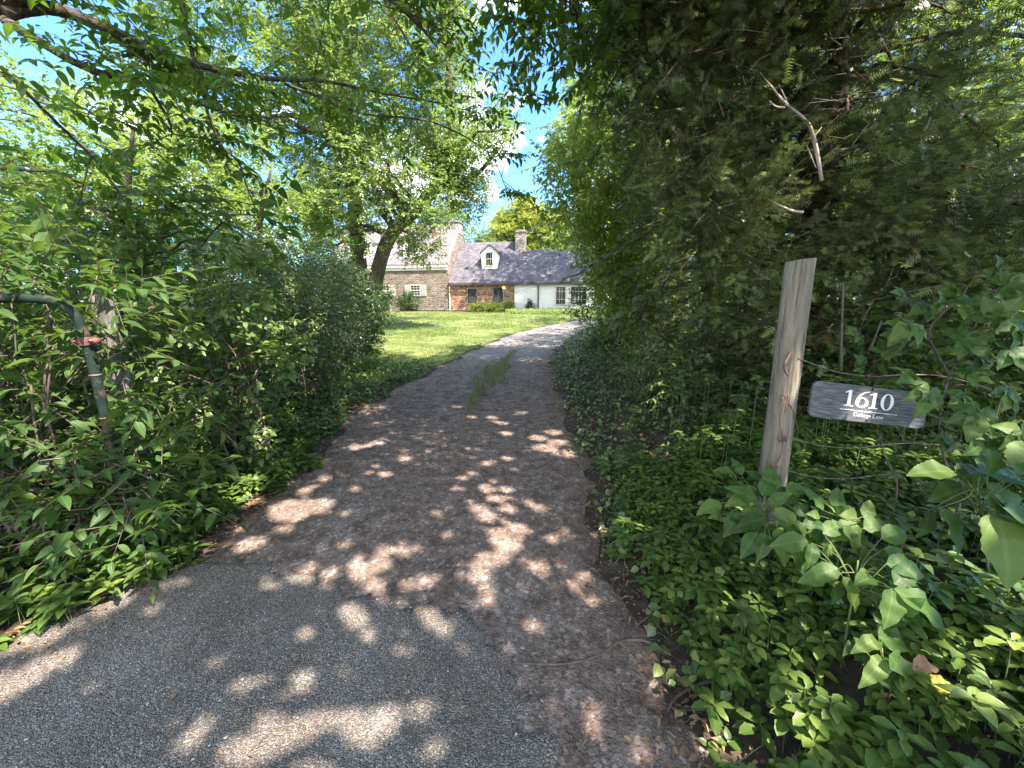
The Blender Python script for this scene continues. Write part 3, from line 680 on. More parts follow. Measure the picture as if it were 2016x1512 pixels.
def litter():
    lb = LB()
    n = 5200
    y = 0.7 + 12 * rng.random(n) ** 1.5
    sd = rng.random(n)
    off = np.abs(rng.normal(0, 0.22, n))
    x = np.where(sd < 0.5, xl(y) - 0.15 + off * np.where(rng.random(n) < 0.7, 0.8, -2), xr(y) + 0.15 - off * np.where(rng.random(n) < 0.6, 0.9, -3))
    P = np.stack([x, y, np.maximum(h(x, y), rise(y)) + 0.022], 1)
    s = rng.uniform(0.015, 0.045, n)
    lb.leaves('mid', P, rdir(n) * [1, 1, 0.25], UP + 0.5 * rdir(n), s, s * rng.uniform(0.3, 0.6, n))
    n = 1100
    y = 0.7 + 10 * rng.random(n) ** 1.4; x = xl(y) + (xr(y) - xl(y)) * rng.random(n)
    P = np.stack([x, y, rise(y) + 0.028], 1); s = rng.uniform(0.008, 0.026, n)
    lb.leaves('mid', P, rdir(n) * [1, 1, 0.2], UP + 0.4 * rdir(n), s, s * rng.uniform(0.25, 0.55, n))
    n = 3200
    y = 0.7 + 6 * rng.random(n) ** 1.5; x = xl(y) + (xr(y) - xl(y)) * rng.random(n)
    P = np.stack([x, y, rise(y) + 0.03], 1); D = rdir(n) * [1, 1, 0.05]
    lb.segs(P, P + D * rng.uniform(0.01, 0.05, n)[:, None], 0.0012, 0.0008)
    tag(lb.build('leaf_litter', [M['leaf_brown'], M['twig']]), 'brown fallen leaves and needle bits along the drive edges', 'leaf litter', kind='stuff')
litter()

# ------------------------------------------------------------------ trees and shrubs
def ground_px(px, py):
    lo, hi = 0.3, 60.0
    for _ in range(40):
        m_ = (lo + hi) / 2; p = at(px, py, m_)
        if p[2] > float(rise(m_)) + 0.02: lo = m_
        else: hi = m_
    return at(px, py, lo)
_sp = """760,1420,5 720,1475,4 690,1395,4 655,1410,4 590,1365,5 560,1450,5 510,1480,5 455,1480,4 470,1400,4 350,1410,3 400,1420,3 520,1330,4 620,1290,5 700,1310,6 600,1330,5 545,1385,5 770,1365,4 830,1385,5 720,1260,4 700,1220,5 690,1200,5 620,1205,3 790,1290,4 900,1330,4 935,1300,6 980,1320,5 905,1260,4 850,1215,4 838,1205,3
860,1232,4 990,1280,3 1140,1410,6 1125,1425,4 750,1190,3 740,1150,5 715,1130,5 750,1110,6 760,1082,5 700,1110,4 650,1130,4 640,1160,4 570,1140,4 555,1155,3 610,1115,4 600,1140,4 675,1075,3
790,1085,3 840,1142,4 800,1150,4 880,1135,3 950,1135,4 960,1100,6 990,1090,6 1000,1060,7 980,1050,6 940,1110,4 1015,1100,5 1090,1112,4 1060,1115,4 1020,1040,6 940,1000,5 960,1015,7 1000,1000,6 980,980,6
960,960,6 1000,960,5 1030,1080,4 930,930,4 960,910,5 1000,900,5 1040,990,5 1065,1000,4 1085,1060,4 640,990,7 610,990,7 570,1000,6 600,965,5 640,940,5 700,880,6 725,875,6 745,870,5 680,1010,3
1100,870,10 1075,880,10 1060,860,9 1110,892,9 1090,850,9 990,830,8 1000,850,7 970,820,7 1030,810,8 900,800,6 930,820,6 60,1330,6 30,1342,7 90,1310,6 130,1292,5 0,1355,7 250,1150,7 330,1110,7 400,1080,6 230,1180,6 300,1200,3
350,1150,4 180,1210,6 100,1250,5 860,1010,3 880,1050,3 820,1080,3 560,1040,4 700,960,4 760,930,5 800,900,5 480,1075,5 900,960,4 1130,1160,3 1180,1050,3 650,1500,5 580,1500,6 1010,1500,4 860,1480,3 700,1440,4 620,1420,5
1170,1180,3 960,1180,4 1050,1230,3 430,1300,3 480,1340,4 530,1420,5 380,1460,4 600,1250,4 800,1240,3"""
_t = [(ground_px(float(a), float(b)), float(c) / 100) for a, b, c in (q.split(',') for q in _sp.split())]
_t += [(at(a, b, Y), r_) for a, b, Y, r_ in ((1555, 735, 1.87, .05), (1560, 760, 1.87, .05), (1790, 835, 1.93, .05), (1770, 845, 1.93, .05), (1640, 1000, 1.5, .07), (1690, 1025, 1.48, .07), (1860, 910, 1.5, .09), (1820, 905, 1.55, .07),
     (1830, 770, 1.65, .05), (1920, 740, 1.75, .06), (1800, 1120, 1.2, .07), (1860, 1360, 1.0, .06), (1750, 1260, 1.1, .06), (1900, 1060, 1.3, .05), (1440, 1180, 1.6, .06), (1490, 1390, 1.2, .06), (1650, 1390, 1.1, .06), (1450, 1000, 2.2, .07), (1300, 900, 3.4, .10), (1410, 850, 3.2, .10), (1250, 820, 4.4, .10), (1200, 760, 6, .12), (1700, 830, 2.4, .08),
     (330, 710, 2.8, .16), (380, 760, 3.0, .14), (320, 800, 3.0, .12), (470, 740, 3.6, .10), (280, 650, 2.5, .12), (60, 520, 2.1, .2), (20, 660, 2.0, .16), (140, 640, 2.0, .12), (120, 560, 2.1, .18), (200, 520, 2.2, .14), (20, 760, 1.9, .12), (220, 700, 2.2, .13), (90, 880, 1.9, .10), (250, 620, 2.5, .14), (520, 840, 4.4, .15), (340, 880, 3.0, .10), (180, 560, 2.3, .10), (560, 600, 5.5, .15), (420, 620, 4.5, .12), (620, 640, 7, .15), (1520, 200, 3.55, .12), (1600, 280, 3.55, .12), (1545, 410, 3.55, .1),
     (1110, 330, 9, .4), (1130, 430, 9, .4), (1170, 530, 9, .4), (1190, 300, 9, .35), (1230, 420, 8.6, .35), (1250, 560, 8.4, .3), (1200, 610, 9, .3), (1443, 450, 4, .16), (1480, 470, 3.9, .12), (1388, 555, 4.4, .18), (1430, 545, 4.2, .13), (1360, 480, 4.6, .15), (1698, 555, 4, .14), (1560, 480, 3.6, .10), (1750, 330, 4.2, .2), (1330, 600, 6.5, .2), (1900, 250, 4.5, .22), (1650, 250, 4, .12), (1290, 690, 6.5, .2), (1560, 700, 4.5, .15),
     (500, 1080, 2.3, .06), (80, 1170, 1.7, .08), (200, 1130, 1.9, .08), (20, 1230, 1.5, .08))]
_g = np.random.default_rng(77)
for _k in range(34):
    _t.append((at(_g.uniform(0, 640), _g.uniform(520, 1000), _g.uniform(1.9, 2.6) if _k % 2 else _g.uniform(3, 5.5)), _g.uniform(0.07, 0.15)))
for _k in range(34):
    _px, _py = _g.uniform(1390, 2016), _g.uniform(800, 1500)
    _q = ground_px(_px, _py); _t.append((_q * 0.88 + np.array([0, 0, CAMH]) * 0.12, _g.uniform(0.04, 0.08)))
_x = [t_ for t_ in _t[:len(_sp.split())]]
_t += [(p + np.array([_g.normal(0, 0.09), _g.normal(0, 0.09) * (1 + 0.15 * p[1]), 0]), 0.012 + 0.016 * _g.random()) for p, r_ in _x for _k in range(1) if p[1] > 1.7]
_t = [(p, r_ - (0.004 if p[1] < 1.6 and p[2] < 0.1 else 0)) for p, r_ in _t]
GAPS = [(float(np.dot(p, SE1)), float(np.dot(p, SE2)), float(np.dot(p, np.array(SUN))), r_) for p, r_ in _t]
def limb(lb, p0, p1, r0, r1, lift=0.25, wob=0.08, n=6, sides=6, bump=0.08):
    p0 = np.asarray(p0, float); p1 = np.asarray(p1, float); ln = np.linalg.norm(p1 - p0)
    t = np.linspace(0, 1, n + 1)[:, None]
    pts = p0 + (p1 - p0) * t + UP * (lift * ln * np.sin(np.pi * t) * (1 - 0.3 * t))
    w_ = rng.normal(0, wob * ln / n, (n + 1, 3)); w_[0] = 0; w_[-1] = 0
    lb.tube(pts + w_, np.linspace(r0, r1, n + 1), sides, bump, 2)
def tree(name, label, cat, trunk, radii, crown_pts, leaf, bark='bark', group=None, n_limb=24, limb_r=0.07, sides=12, extra_limbs=(), trunk_bump=0.09, twig='twig_dark', kind=None):
    """trunk polyline + limbs to the clumps = one part, leaves + twigs = another.
    leaf: dict(clump, twigs, nl, tl, LL, WR, tpl, droop, mat)"""
    base = Vector(trunk[0]); t = thing(name, label, cat, base, group)
    if kind: t['kind'] = kind
    off = np.array(base)
    tb = LB(); tp = np.array(trunk, float)
    tb.tube(tp - off, np.array(radii, float), sides, trunk_bump, 6)
    sp_, sr_ = spline(tp, np.array(radii, float), 8)
    C = crown_pts
    idx = rng.choice(len(C), min(n_limb, len(C)), replace=False)
    for i in idx:
        c = C[i]
        dd = np.linalg.norm(sp_ - c, axis=1) + 1.2 * np.maximum(0, sp_[:, 2] - c[2] + 0.2)
        dd[: int(len(sp_) * 0.3)] += 50
        j = int(np.argmin(dd)); r0 = min(limb_r, sr_[j] * 0.6)
        limb(tb, sp_[j] - off, c - off, r0, max(0.006, r0 * 0.2), 0.10, 0.22)
    for pts, rr in extra_limbs: tb.tube(np.array(pts, float) - off, np.array(rr, float), 8, 0.06, 5)
    tb.build('trunk', [M[bark], M[bark]], t)
    fl = LB(off); foliage(fl, C - off, **leaf['g'])
    fl.build('crown', [M[leaf['mat']], M[twig]], t)
    return t
def foliage(fl, C, clump=0.6, twigs=14, nl=6, tl=0.35, LL=0.09, WR=0.5, tpl='far', droop=0.25, flat=0.75, tilt=0.5, twig_r=0.003, spread=0.95, segs=True, up=0.0, out_=0.8):
    m = len(C)
    sz = clump * rng.uniform(0.6, 1.35, m)
    dr = rdir(m * twigs); rad = rng.random(m * twigs) ** 0.45
    Cc = np.repeat(C, twigs, 0); s = np.repeat(sz, twigs)
    O = Cc + dr * [1, 1, flat] * (rad * s)[:, None]
    A = dr * out_ + 0.45 * rdir(m * twigs) + UP * 0.15
    sprays(fl, O, A, nl, tl, LL, WR, tpl, droop, tilt, twig_r, spread, segs, up)

# big leaning shade tree on the lawn
T1 = [(590, -420), (930, -420), (920, 20), (905, 80), (940, 160), (990, 205), (1005, 270), (965, 310), (915, 360), (880, 420), (840, 450), (760, 440), (690, 500), (640, 470), (590, 400)]
C = poly_points(T1, 560, 15.5, 24)
low = np.concatenate([at(rng.uniform(790, 845, 10), rng.uniform(455, 500, 10), 18.0), at(rng.uniform(600, 680, 12), rng.uniform(400, 490, 12), 17.5), at(rng.uniform(840, 950, 30), rng.uniform(260, 390, 30), 18.0), at(rng.uniform(880, 930, 12), rng.uniform(330, 420, 12), 19.0)])
C = np.vstack([C, low])
tr = [atv(722, 640, 19.5), atv(742, 545, 19.5), atv(768, 465, 19.3), atv(830, 400, 19), atv(872, 340, 18.7), atv(888, 220, 18.8), atv(880, 40, 19), atv(880, -200, 19)]
tr[0].z = hz(tr[0].x, 19.5) - 0.1
tree('shade_tree', 'large leaning shade tree on the lawn, crooked trunk crossing the stone gable house', 'tree', tr, [0.46, 0.34, 0.30, 0.28, 0.24, 0.19, 0.13, 0.05], C,
     dict(mat='leaf_tree', g=dict(clump=0.72, twigs=30, nl=6, tl=0.42, LL=0.16, WR=0.58, tpl='far', droop=0.35)), n_limb=46, limb_r=0.13,
     extra_limbs=[([atv(800, 425, 19.2), atv(760, 370, 19), atv(700, 300, 18.6), atv(650, 200, 18)], [0.2, 0.16, 0.12, 0.06]), ([atv(850, 380, 18.9), atv(930, 350, 18.6), atv(985, 290, 18)], [0.16, 0.11, 0.05])])
T2 = [(280, -420), (660, -420), (690, 100), (700, 380), (690, 450), (640, 480), (560, 490), (470, 440), (390, 330), (290, 200)]
C = poly_points(T2, 380, 17, 24)
tr = [atv(706, 640, 20.5), atv(706, 540, 20.5), atv(702, 450, 20.5), atv(690, 330, 20.5), atv(640, 200, 20), atv(580, 0, 20), atv(560, -200, 20)]
tr[0].z = hz(tr[0].x, 20.5) - 0.1
tree('shade_tree', 'upright thick trunked shade tree just left of the leaning tree', 'tree', tr, [0.55, 0.42, 0.37, 0.33, 0.26, 0.16, 0.06], C,
     dict(mat='leaf_maple', g=dict(clump=0.75, twigs=28, nl=6, tl=0.42, LL=0.16, WR=0.64, tpl='far', droop=0.3)), n_limb=34, limb_r=0.14)
T3 = [(-240, 60), (120, 170), (300, 170), (430, 260), (500, 440), (300, 520), (-300, 540)]
C = poly_points(T3, 230, 12, 17)
tree('maple_tree', 'bright pale green maple rising behind the left hedge', 'tree', [(-13.5, 14.5, 0.1), (-13.3, 14.5, 3), (-12.5, 14.5, 5.5), (-11, 14.5, 7.5)], [0.28, 0.22, 0.15, 0.05], C,
     dict(mat='leaf_maple', g=dict(clump=0.65, twigs=26, nl=6, tl=0.35, LL=0.14, WR=0.68, tpl='far', droop=0.3)), n_limb=26, limb_r=0.08)
C = poly_points([(250, 260), (420, 180), (560, 300), (620, 480), (560, 560), (300, 540)], 130, 12.5, 16)
tree('maple_tree', 'smaller pale maple between the left hedge and the upright shade tree', 'tree', [(-9.2, 14.2, 0.2), (-9.0, 14.2, 2.5), (-8.6, 14.0, 4.5), (-8, 14, 6)], [0.16, 0.13, 0.09, 0.03], C,
     dict(mat='leaf_maple', g=dict(clump=0.55, twigs=15, nl=6, tl=0.35, LL=0.11, WR=0.6, tpl='far', droop=0.3)), n_limb=20, limb_r=0.06)
# behind the house
C = poly_points([(952, 540), (958, 460), (985, 412), (1030, 396), (1080, 408), (1118, 450), (1135, 540)], 260, 52, 60)
tree('garden_tree', 'round yellow green tree rising behind the stone chimney', 'tree', [(2, 56, 1.1), (2.1, 56, 5), (2, 56, 9)], [0.4, 0.3, 0.1], C,
     dict(mat='leaf_yellow', g=dict(clump=1.1, twigs=40, nl=6, tl=0.6, LL=0.3, WR=0.6, tpl='far', droop=0.2, segs=False)), n_limb=16, limb_r=0.12)
C = poly_points([(835, 540), (850, 430), (885, 395), (925, 420), (960, 470), (985, 500), (985, 540)], 90, 50, 54)
tree('garden_tree', 'darker green tree behind the roof ridge left of the yellow green tree', 'tree', [(-6.5, 52, 1.1), (-6.4, 52, 5), (-6.5, 52, 10)], [0.4, 0.3, 0.1], C,
     dict(mat='leaf_tree', g=dict(clump=1.1, twigs=36, nl=6, tl=0.6, LL=0.3, WR=0.6, tpl='far', droop=0.3, segs=False)), n_limb=14, limb_r=0.12)
C = poly_points([(540, 540), (560, 380), (640, 300), (740, 380), (840, 420), (850, 540)], 120, 50, 58)
tree('garden_tree', 'wide green tree behind the tall end of the stone house', 'tree', [(-19, 54, 1.1), (-19, 54, 6), (-19, 54, 12)], [0.5, 0.4, 0.1], C,
     dict(mat='leaf_tree', g=dict(clump=1.3, twigs=36, nl=6, tl=0.6, LL=0.3, WR=0.6, tpl='far', droop=0.3, segs=False)), n_limb=14, limb_r=0.14)
C = poly_points([(1060, 560), (1080, 470), (1150, 440), (1260, 460), (1300, 560)], 90, 50, 56)
tree('garden_tree', 'green tree behind the white sided end of the house', 'tree', [(13, 53, 1.1), (13, 53, 5), (13, 53, 9)], [0.4, 0.3, 0.1], C,
     dict(mat='leaf_tree', g=dict(clump=1.2, twigs=36, nl=6, tl=0.6, LL=0.3, WR=0.6, tpl='far', droop=0.3, segs=False)), n_limb=12, limb_r=0.12)
C = poly_points([(-500, 560), (-400, 330), (-100, 300), (200, 330), (450, 360), (560, 420), (560, 560)], 240, 27, 34)
tree('wood_tree', 'broad green tree far behind the left hedge', 'tree', [(-26, 30, 0.7), (-26, 30, 4), (-25, 30, 9)], [0.5, 0.4, 0.1], C,
     dict(mat='leaf_tree', g=dict(clump=1.1, twigs=26, nl=6, tl=0.6, LL=0.24, WR=0.6, tpl='far', droop=0.3, segs=False)), n_limb=16, limb_r=0.12)

# ---- right side: deciduous overhang, sapling wall, yew, lit trees behind
R1 = [(985, -260), (962, 20), (958, 110), (985, 165), (1030, 215), (1060, 250), (1110, 200), (1150, 130), (1180, 40), (1330, -260)]
R1 = [(a + 95, b) for a, b in R1]
C = np.vstack([poly_points(R1, 34, 4.0, 6.2), at(rng.uniform(985, 1040, 6), rng.uniform(-40, 70, 6), 4.6)])
tree('overhanging_tree', 'slender tree with oval leaves hanging over the drive from the top right', 'tree',
     [(3.5, 7.0, 0.35), (3.45, 7.0, 2.4), (3.3, 6.9, 4.6), (2.9, 6.6, 6.2), (2.2, 6.0, 7.4)], [0.06, 0.055, 0.045, 0.03, 0.012], C,
     dict(mat='leaf_over', g=dict(clump=0.28, twigs=11, nl=8, tl=0.34, LL=0.11, WR=0.48, tpl='ovate', droop=0.85, tilt=0.35)), n_limb=26, limb_r=0.025, sides=8)
R2 = [(1062, 255), (1130, 190), (1230, 250), (1290, 380), (1290, 560), (1250, 640), (1165, 650), (1152, 540), (1095, 460), (1052, 340)]
R2 = [(a + 36 if a < 1200 else a + 40, b) for a, b in R2]
C = poly_points(R2, 330, 7.4, 10.4)
tree('sapling', 'leafy sapling with a lit yellow green outer edge beside the right bend', 'tree',
     [(2.7, 9.2, 0.35), (2.65, 9.2, 2.0), (2.4, 9.0, 3.8), (2.1, 8.8, 5.5)], [0.06, 0.05, 0.035, 0.012], C,
     dict(mat='leaf_sapling', g=dict(clump=0.36, twigs=14, nl=7, tl=0.36, LL=0.105, WR=0.5, tpl='mid', droop=0.6)), n_limb=34, limb_r=0.02, sides=8)
C = poly_points([(1300, 60), (1700, 0), (1700, 200), (1640, 640), (1240, 640), (1230, 300)], 200, 9.0, 12.5)
tree('wood_tree', 'sunlit green tree glimpsed through the evergreen left of its trunk', 'tree',
     [(5.2, 11, 0.4), (5.2, 11, 3), (5.1, 11, 6), (5, 11, 9)], [0.16, 0.14, 0.1, 0.03], C,
     dict(mat='leaf_maple', g=dict(clump=0.5, twigs=16, nl=6, tl=0.35, LL=0.12, WR=0.6, tpl='far', droop=0.3)), n_limb=24, limb_r=0.06)
C = poly_points([(1700, -60), (2250, -60), (2300, 640), (1640, 640)], 330, 6.8, 10)
tree('wood_tree', 'bright yellow green tree glimpsed behind the evergreen at the right edge', 'tree',
     [(9.2, 9, 0.4), (9.2, 9, 3), (9.0, 9, 6), (8.8, 8.8, 9)], [0.16, 0.14, 0.1, 0.03], C,
     dict(mat='leaf_maple', g=dict(clump=0.5, twigs=16, nl=6, tl=0.35, LL=0.12, WR=0.6, tpl='far', droop=0.3)), n_limb=24, limb_r=0.06)

for lab, pl, y0, y1, tr in (('low leafy tree closing the wood behind the evergreen trunk', [(1220, 300), (1700, 300), (1700, 700), (1200, 690)], 13, 17, (8.0, 15)),
                            ('low leafy tree closing the wood at the far right edge', [(1650, 250), (2400, 250), (2400, 720), (1650, 710)], 10.5, 14, (13.0, 12)),
                            ('tall tree at the back of the wood right of the drive bend', [(1130, 400), (1300, 260), (1700, 230), (1750, 560), (1180, 630)], 19, 25, (9.5, 22))):
    C = poly_points(pl, 260, y0, y1)
    tree('wood_tree', lab, 'tree', [(tr[0], tr[1], 0.3), (tr[0] + .1, tr[1], 2.5), (tr[0] + .2, tr[1], 5)], [0.16, 0.13, 0.04], C,
         dict(mat='leaf_tree', g=dict(clump=0.7, twigs=18, nl=6, tl=0.45, LL=0.17, WR=0.6, tpl='far', droop=0.3, segs=False)), n_limb=16, limb_r=0.05)
def yew():
    base = Vector((3.45, 4.6, 0.3))
    t = thing('yew_tree', 'tall dark feathery evergreen with reddish trunk behind the house number sign', 'tree', base)
    off = np.array(base)
    tp = np.array([(3.45, 4.6, 0.25), at(1622, 700, 4.6), at(1600, 600, 4.6), at(1612, 420, 4.6), at(1640, 220, 4.6), at(1655, 60, 4.6), at(1660, -160, 4.6), at(1640, -420, 4.6)])
    tb = LB(); tb.tube(tp - off, [0.16, 0.13, 0.115, 0.11, 0.10, 0.085, 0.06, 0.02], 12, 0.12, 8)
    # second stem
    tb.tube(np.array([at(1605, 600, 4.6), at(1575, 450, 4.8), at(1585, 250, 4.9), at(1590, 80, 4.9), at(1570, -100, 4.9)]) - off, [0.07, 0.065, 0.055, 0.04, 0.01], 9, 0.1, 6)
    fl = LB(off)
    sp_, _ = spline(tp, np.ones(len(tp)), 10)
    O, A = [], []
    nb = 110
    for b in range(nb):
        z = 0.75 + 7.4 * (b + rng.random()) / nb
        j = int(np.argmin(np.abs(sp_[:, 2] - z))); p0 = sp_[j]
        az = rng.random() * 2 * math.pi
        ln = (2.9 - 0.22 * max(0, z - 3.0)) * rng.uniform(0.65, 1.1)
        if z < 1.6: ln *= 0.8
        dv = np.array([math.cos(az), math.sin(az), 0.0])
        if dv[1] < -0.55: ln *= 0.62          # the near side is kept clipped at the fence
        if dv[0] < -0.5 : ln = min(ln, 2.75 if z > 2.6 else 2.0)
        k = 8; tt = np.linspace(0, 1, k)[:, None]
        rise_ = rng.uniform(0.0, 0.35)
        pts = p0 + dv * (ln * tt) + UP * (ln * (rise_ * tt - 0.5 * tt ** 2)) + rng.normal(0, 0.03 * ln, (k, 3)) * tt
        tb.tube(pts - off, np.linspace(0.022 + 0.006 * ln, 0.004, k), 5, 0.1, 2)
        # branchlets in a flat plane
        nbr = int(17 * ln / 2.2)
        for q in range(nbr):
            f = 0.22 + 0.78 * (q + rng.random()) / nbr
            i = min(k - 2, int(f * (k - 1))); u = f * (k - 1) - i
            c = pts[i] * (1 - u) + pts[i + 1] * u
            sd = np.cross(dv, UP) * (1 if q % 2 else -1)
            bd = nrm(dv * 0.75 + sd * 0.85 + 0.25 * rdir(1)[0] - UP * 0.22)
            bl = (0.34 + 0.38 * (1 - f)) * rng.uniform(0.7, 1.25)
            e = c + bd * bl
            fl.segs([c - off], [e - off], 0.004, 0.002)
            m = 12
            for r_ in range(m):
                g_ = (r_ + 0.7) / m
                O.append(c + (e - c) * g_); s3 = np.cross(bd, UP) * (1 if r_ % 2 else -1)
                A.append(bd * 0.8 + s3 * (0.75 if r_ < m - 1 else 0) - UP * 0.3)
    O = np.array(O); A = np.array(A) + 0.55 * rdir(len(O)); m = len(O)
    Ls = rng.uniform(0.09, 0.15, m)
    fl.leaves('spray', O - off, A, UP + 0.9 * rdir(m) - 0.5 * UP * (rng.random(m) < 0.3)[:, None], Ls, Ls * 1.2, np.clip(rng.normal(0.5, 0.25, m), 0, 1))
    PY = [(1195, -260), (1820, -260), (1900, 60), (2150, 330), (2150, 560), (1900, 600), (1640, 640), (1480, 560), (1400, 620), (1350, 560), (1300, 450), (1240, 250), (1210, 110)]
    CY = np.vstack([poly_points(PY, 225, 3.5, 6.6), poly_points([(1200, -220), (1680, -220), (1680, 330), (1480, 420), (1310, 430), (1240, 200)], 150, 3.8, 6.4), poly_points([(1380, 380), (1540, 380), (1540, 640), (1400, 620)], 30, 3.6, 5.5), poly_points([(1640, 380), (2000, 380), (2000, 600), (1640, 640)], 40, 3.4, 5.2)])
    foliage(fl, CY - off, clump=0.42, twigs=20, nl=6, tl=0.3, LL=0.13, WR=1.15, tpl='spray', droop=0.3, flat=0.6, tilt=0.7, twig_r=0.003)
    tb.build('trunk', [M['bark_red'], M['bark_red']], t)
    fl.build('crown', [M['yew'], M['twig_dark']], t)
    db = LB()
    Y = 3.55
    db.tube(np.array([at(1618, 356, Y), at(1610, 310, Y), at(1598, 258, Y), at(1582, 232, Y), at(1548, 205, Y), at(1520, 172, Y), at(1496, 142, Y)]) - off, [0.014, 0.016, 0.014, 0.010, 0.010, 0.007, 0.002], 6, 0.15, 4)
    db.tube(np.array([at(1545, 212, Y), at(1528, 210, Y), at(1514, 198, Y)]) - off, [0.008, 0.007, 0.004], 5, 0.1, 3)
    db.tube(np.array([at(1555, 213, Y), at(1545, 190, Y), at(1533, 166, Y)]) - off, [0.006, 0.005, 0.002], 5, 0.1, 3)
    db.tube(np.array([at(1601, 270, Y), at(1610, 260, Y), at(1618, 250, Y)]) - off, [0.005, 0.005, 0.002], 5, 0.1, 3)
    db.tube(np.array([at(1606, 330, Y), at(1594, 300, Y), at(1588, 285, Y)]) - off, [0.005, 0.005, 0.002], 5, 0.1, 3)
    o = db.build('dead_branch', [M['dead_wood'], M['dead_wood']], t); o['label'] = 'bare bleached forked branch sticking up'
    db = LB()
    db.tube(np.array([at(1580, 418, Y), at(1560, 415, Y), at(1530, 402, Y), at(1505, 388, Y)]) - off, [0.014, 0.012, 0.006, 0.002], 6, 0.1, 4)
    o = db.build('dead_branch', [M['dead_wood'], M['dead_wood']], t); o['label'] = 'short bleached stub lower down'
yew()

# understorey shrubs on the right
def shrub(name, label, base, C, leaf, stems=9, stem_r=0.012, group=None, stem='twig'):
    t = thing(name, label, 'shrub', base, group); off = np.array(base, float)
    sb = LB()
    idx = rng.choice(len(C), min(len(C), stems * 4), replace=False)
    roots = off + np.stack([rng.normal(0, 0.18, stems), rng.normal(0, 0.18, stems), np.zeros(stems)], 1)
    for n_, i in enumerate(idx):
        p0 = roots[n_ % stems]; p0 = np.array([p0[0], p0[1], hz(p0[0], p0[1]) - 0.02])
        limb(sb, p0 - off, C[i] - off, stem_r * rng.uniform(0.6, 1.2), 0.003, 0.12, 0.35, 6, 5, 0.05)
    sb.build('stems', [M[stem], M[stem]], t)
    fl = LB(); foliage(fl, C - off, **leaf['g']); fl.build('foliage', [M[leaf['mat']], M[stem]], t)
    return t
def blob(n, c, r, zmin=0.05, inner=0.5):
    d_ = rdir(n); rad = inner + (1 - inner) * rng.random(n) ** 0.6
    P = np.array(c) + d_ * np.array(r) * rad[:, None]
    P[:, 2] = np.maximum(P[:, 2], h(P[:, 0], P[:, 1]) + zmin)
    return P
sg = 'shrubs of the right bank'
lf = lambda mat, LL, **k: dict(mat=mat, g=dict(dict(clump=0.3, twigs=13, nl=6, tl=0.26, LL=LL, WR=0.5, tpl='mid', droop=0.3), **k))
shrub('understorey_shrub', 'dark small leaved shrub under the sapling at the right drive edge', (2.4, 10.5, 0.4), blob(95, (2.7, 10.4, 1.4), (1.1, 1.4, 1.3)), lf('leaf_dark', 0.07), 10, group=sg)
shrub('understorey_shrub', 'twiggy half bare shrub between the drive bend and the wooden post', (2.75, 7.2, 0.45), blob(80, (2.8, 7.2, 1.35), (0.95, 1.1, 1.1)), lf('leaf_shrub', 0.06, twigs=9), 16, group=sg)
shrub('understorey_shrub', 'low shrub in deep shade behind the top of the wooden post', (4.4, 7.4, 0.5), blob(100, (4.4, 7.3, 1.3), (1.2, 1.0, 1.1)), lf('leaf_shrub', 0.065), 12, group=sg)
shrub('understorey_shrub', 'broad leaved shrub filling the shade behind the house number sign', (3.9, 4.0, 0.4), blob(60, (3.95, 3.8, 0.95), (0.95, 0.7, 0.6)), lf('leaf_near', 0.10, tpl='ovate', twigs=8, tl=0.3, WR=0.6), 10, group=sg)
shrub('understorey_shrub', 'leafy shrub at the far right edge behind the creeper', (5.3, 4.2, 0.4), blob(110, (5.2, 4.0, 1.4), (1.1, 1.1, 1.2)), lf('leaf_shrub', 0.085), 12, group=sg)
shrub('understorey_shrub', 'shrub with scattered lit leaves left of the wooden post', (1.9, 5.0, 0.35), blob(36, (2.1, 5.0, 0.62), (0.55, 0.9, 0.45)), lf('leaf_shrub', 0.06, clump=0.24), 8, group=sg)

# ---- left hedge
lg = 'shrubs of the left hedge'
shrub('hedge_shrub', 'nearest left shrub, long pointed leaves over a thicket of bare stems behind the gate', (-3.0, 2.2, 0.12),
      np.vstack([blob(46, (-3.1, 2.35, 1.45), (0.75, 0.6, 0.75)), blob(26, (-2.75, 2.3, 0.55), (0.5, 0.55, 0.4)), at(rng.uniform(215, 320, 9), rng.uniform(640, 960, 9), 2.3), at(rng.uniform(120, 340, 6), rng.uniform(950, 1020, 6), 2.0), at(rng.uniform(190, 290, 5), rng.uniform(890, 980, 5), 1.98), at(rng.uniform(190, 240, 3), rng.uniform(540, 600, 3), 2.3)]), lf('leaf_near', 0.095, tpl='ovate', WR=0.42, clump=0.24, twigs=8, tl=0.3), 22, 0.010, lg)
shrub('hedge_shrub', 'left shrub with round lit leaves right of the weathered leaning post', (-2.75, 3.5, 0.12),
      blob(75, (-2.75, 3.55, 0.95), (0.55, 0.75, 0.85)), lf('leaf_shrub', 0.075, tpl='ovate', WR=0.58, clump=0.24, twigs=9), 14, 0.010, lg)
shrub('hedge_shrub', 'tall dark hedge shrub behind the gate and its leaning post', (-4.2, 4.2, 0.14),
      blob(110, (-4.2, 4.1, 1.3), (0.95, 1.1, 1.1)), lf('leaf_shrub', 0.09, tpl='mid', WR=0.52, clump=0.3, twigs=12), 14, 0.014, lg)
shrub('hedge_shrub', 'dark small leaved hedge shrub midway along the left side', (-3.25, 5.6, 0.12),
      blob(120, (-3.3, 5.6, 1.15), (0.75, 1.1, 1.1)), lf('leaf_hedge', 0.06, clump=0.26), 14, 0.010, lg)
shrub('hedge_shrub', 'hedge shrub with brown dead twigs before the glossy evergreen', (-3.75, 7.6, 0.08),
      blob(130, (-3.9, 7.6, 1.35), (0.9, 1.2, 1.35)), lf('leaf_hedge', 0.06, clump=0.28), 18, 0.010, lg)
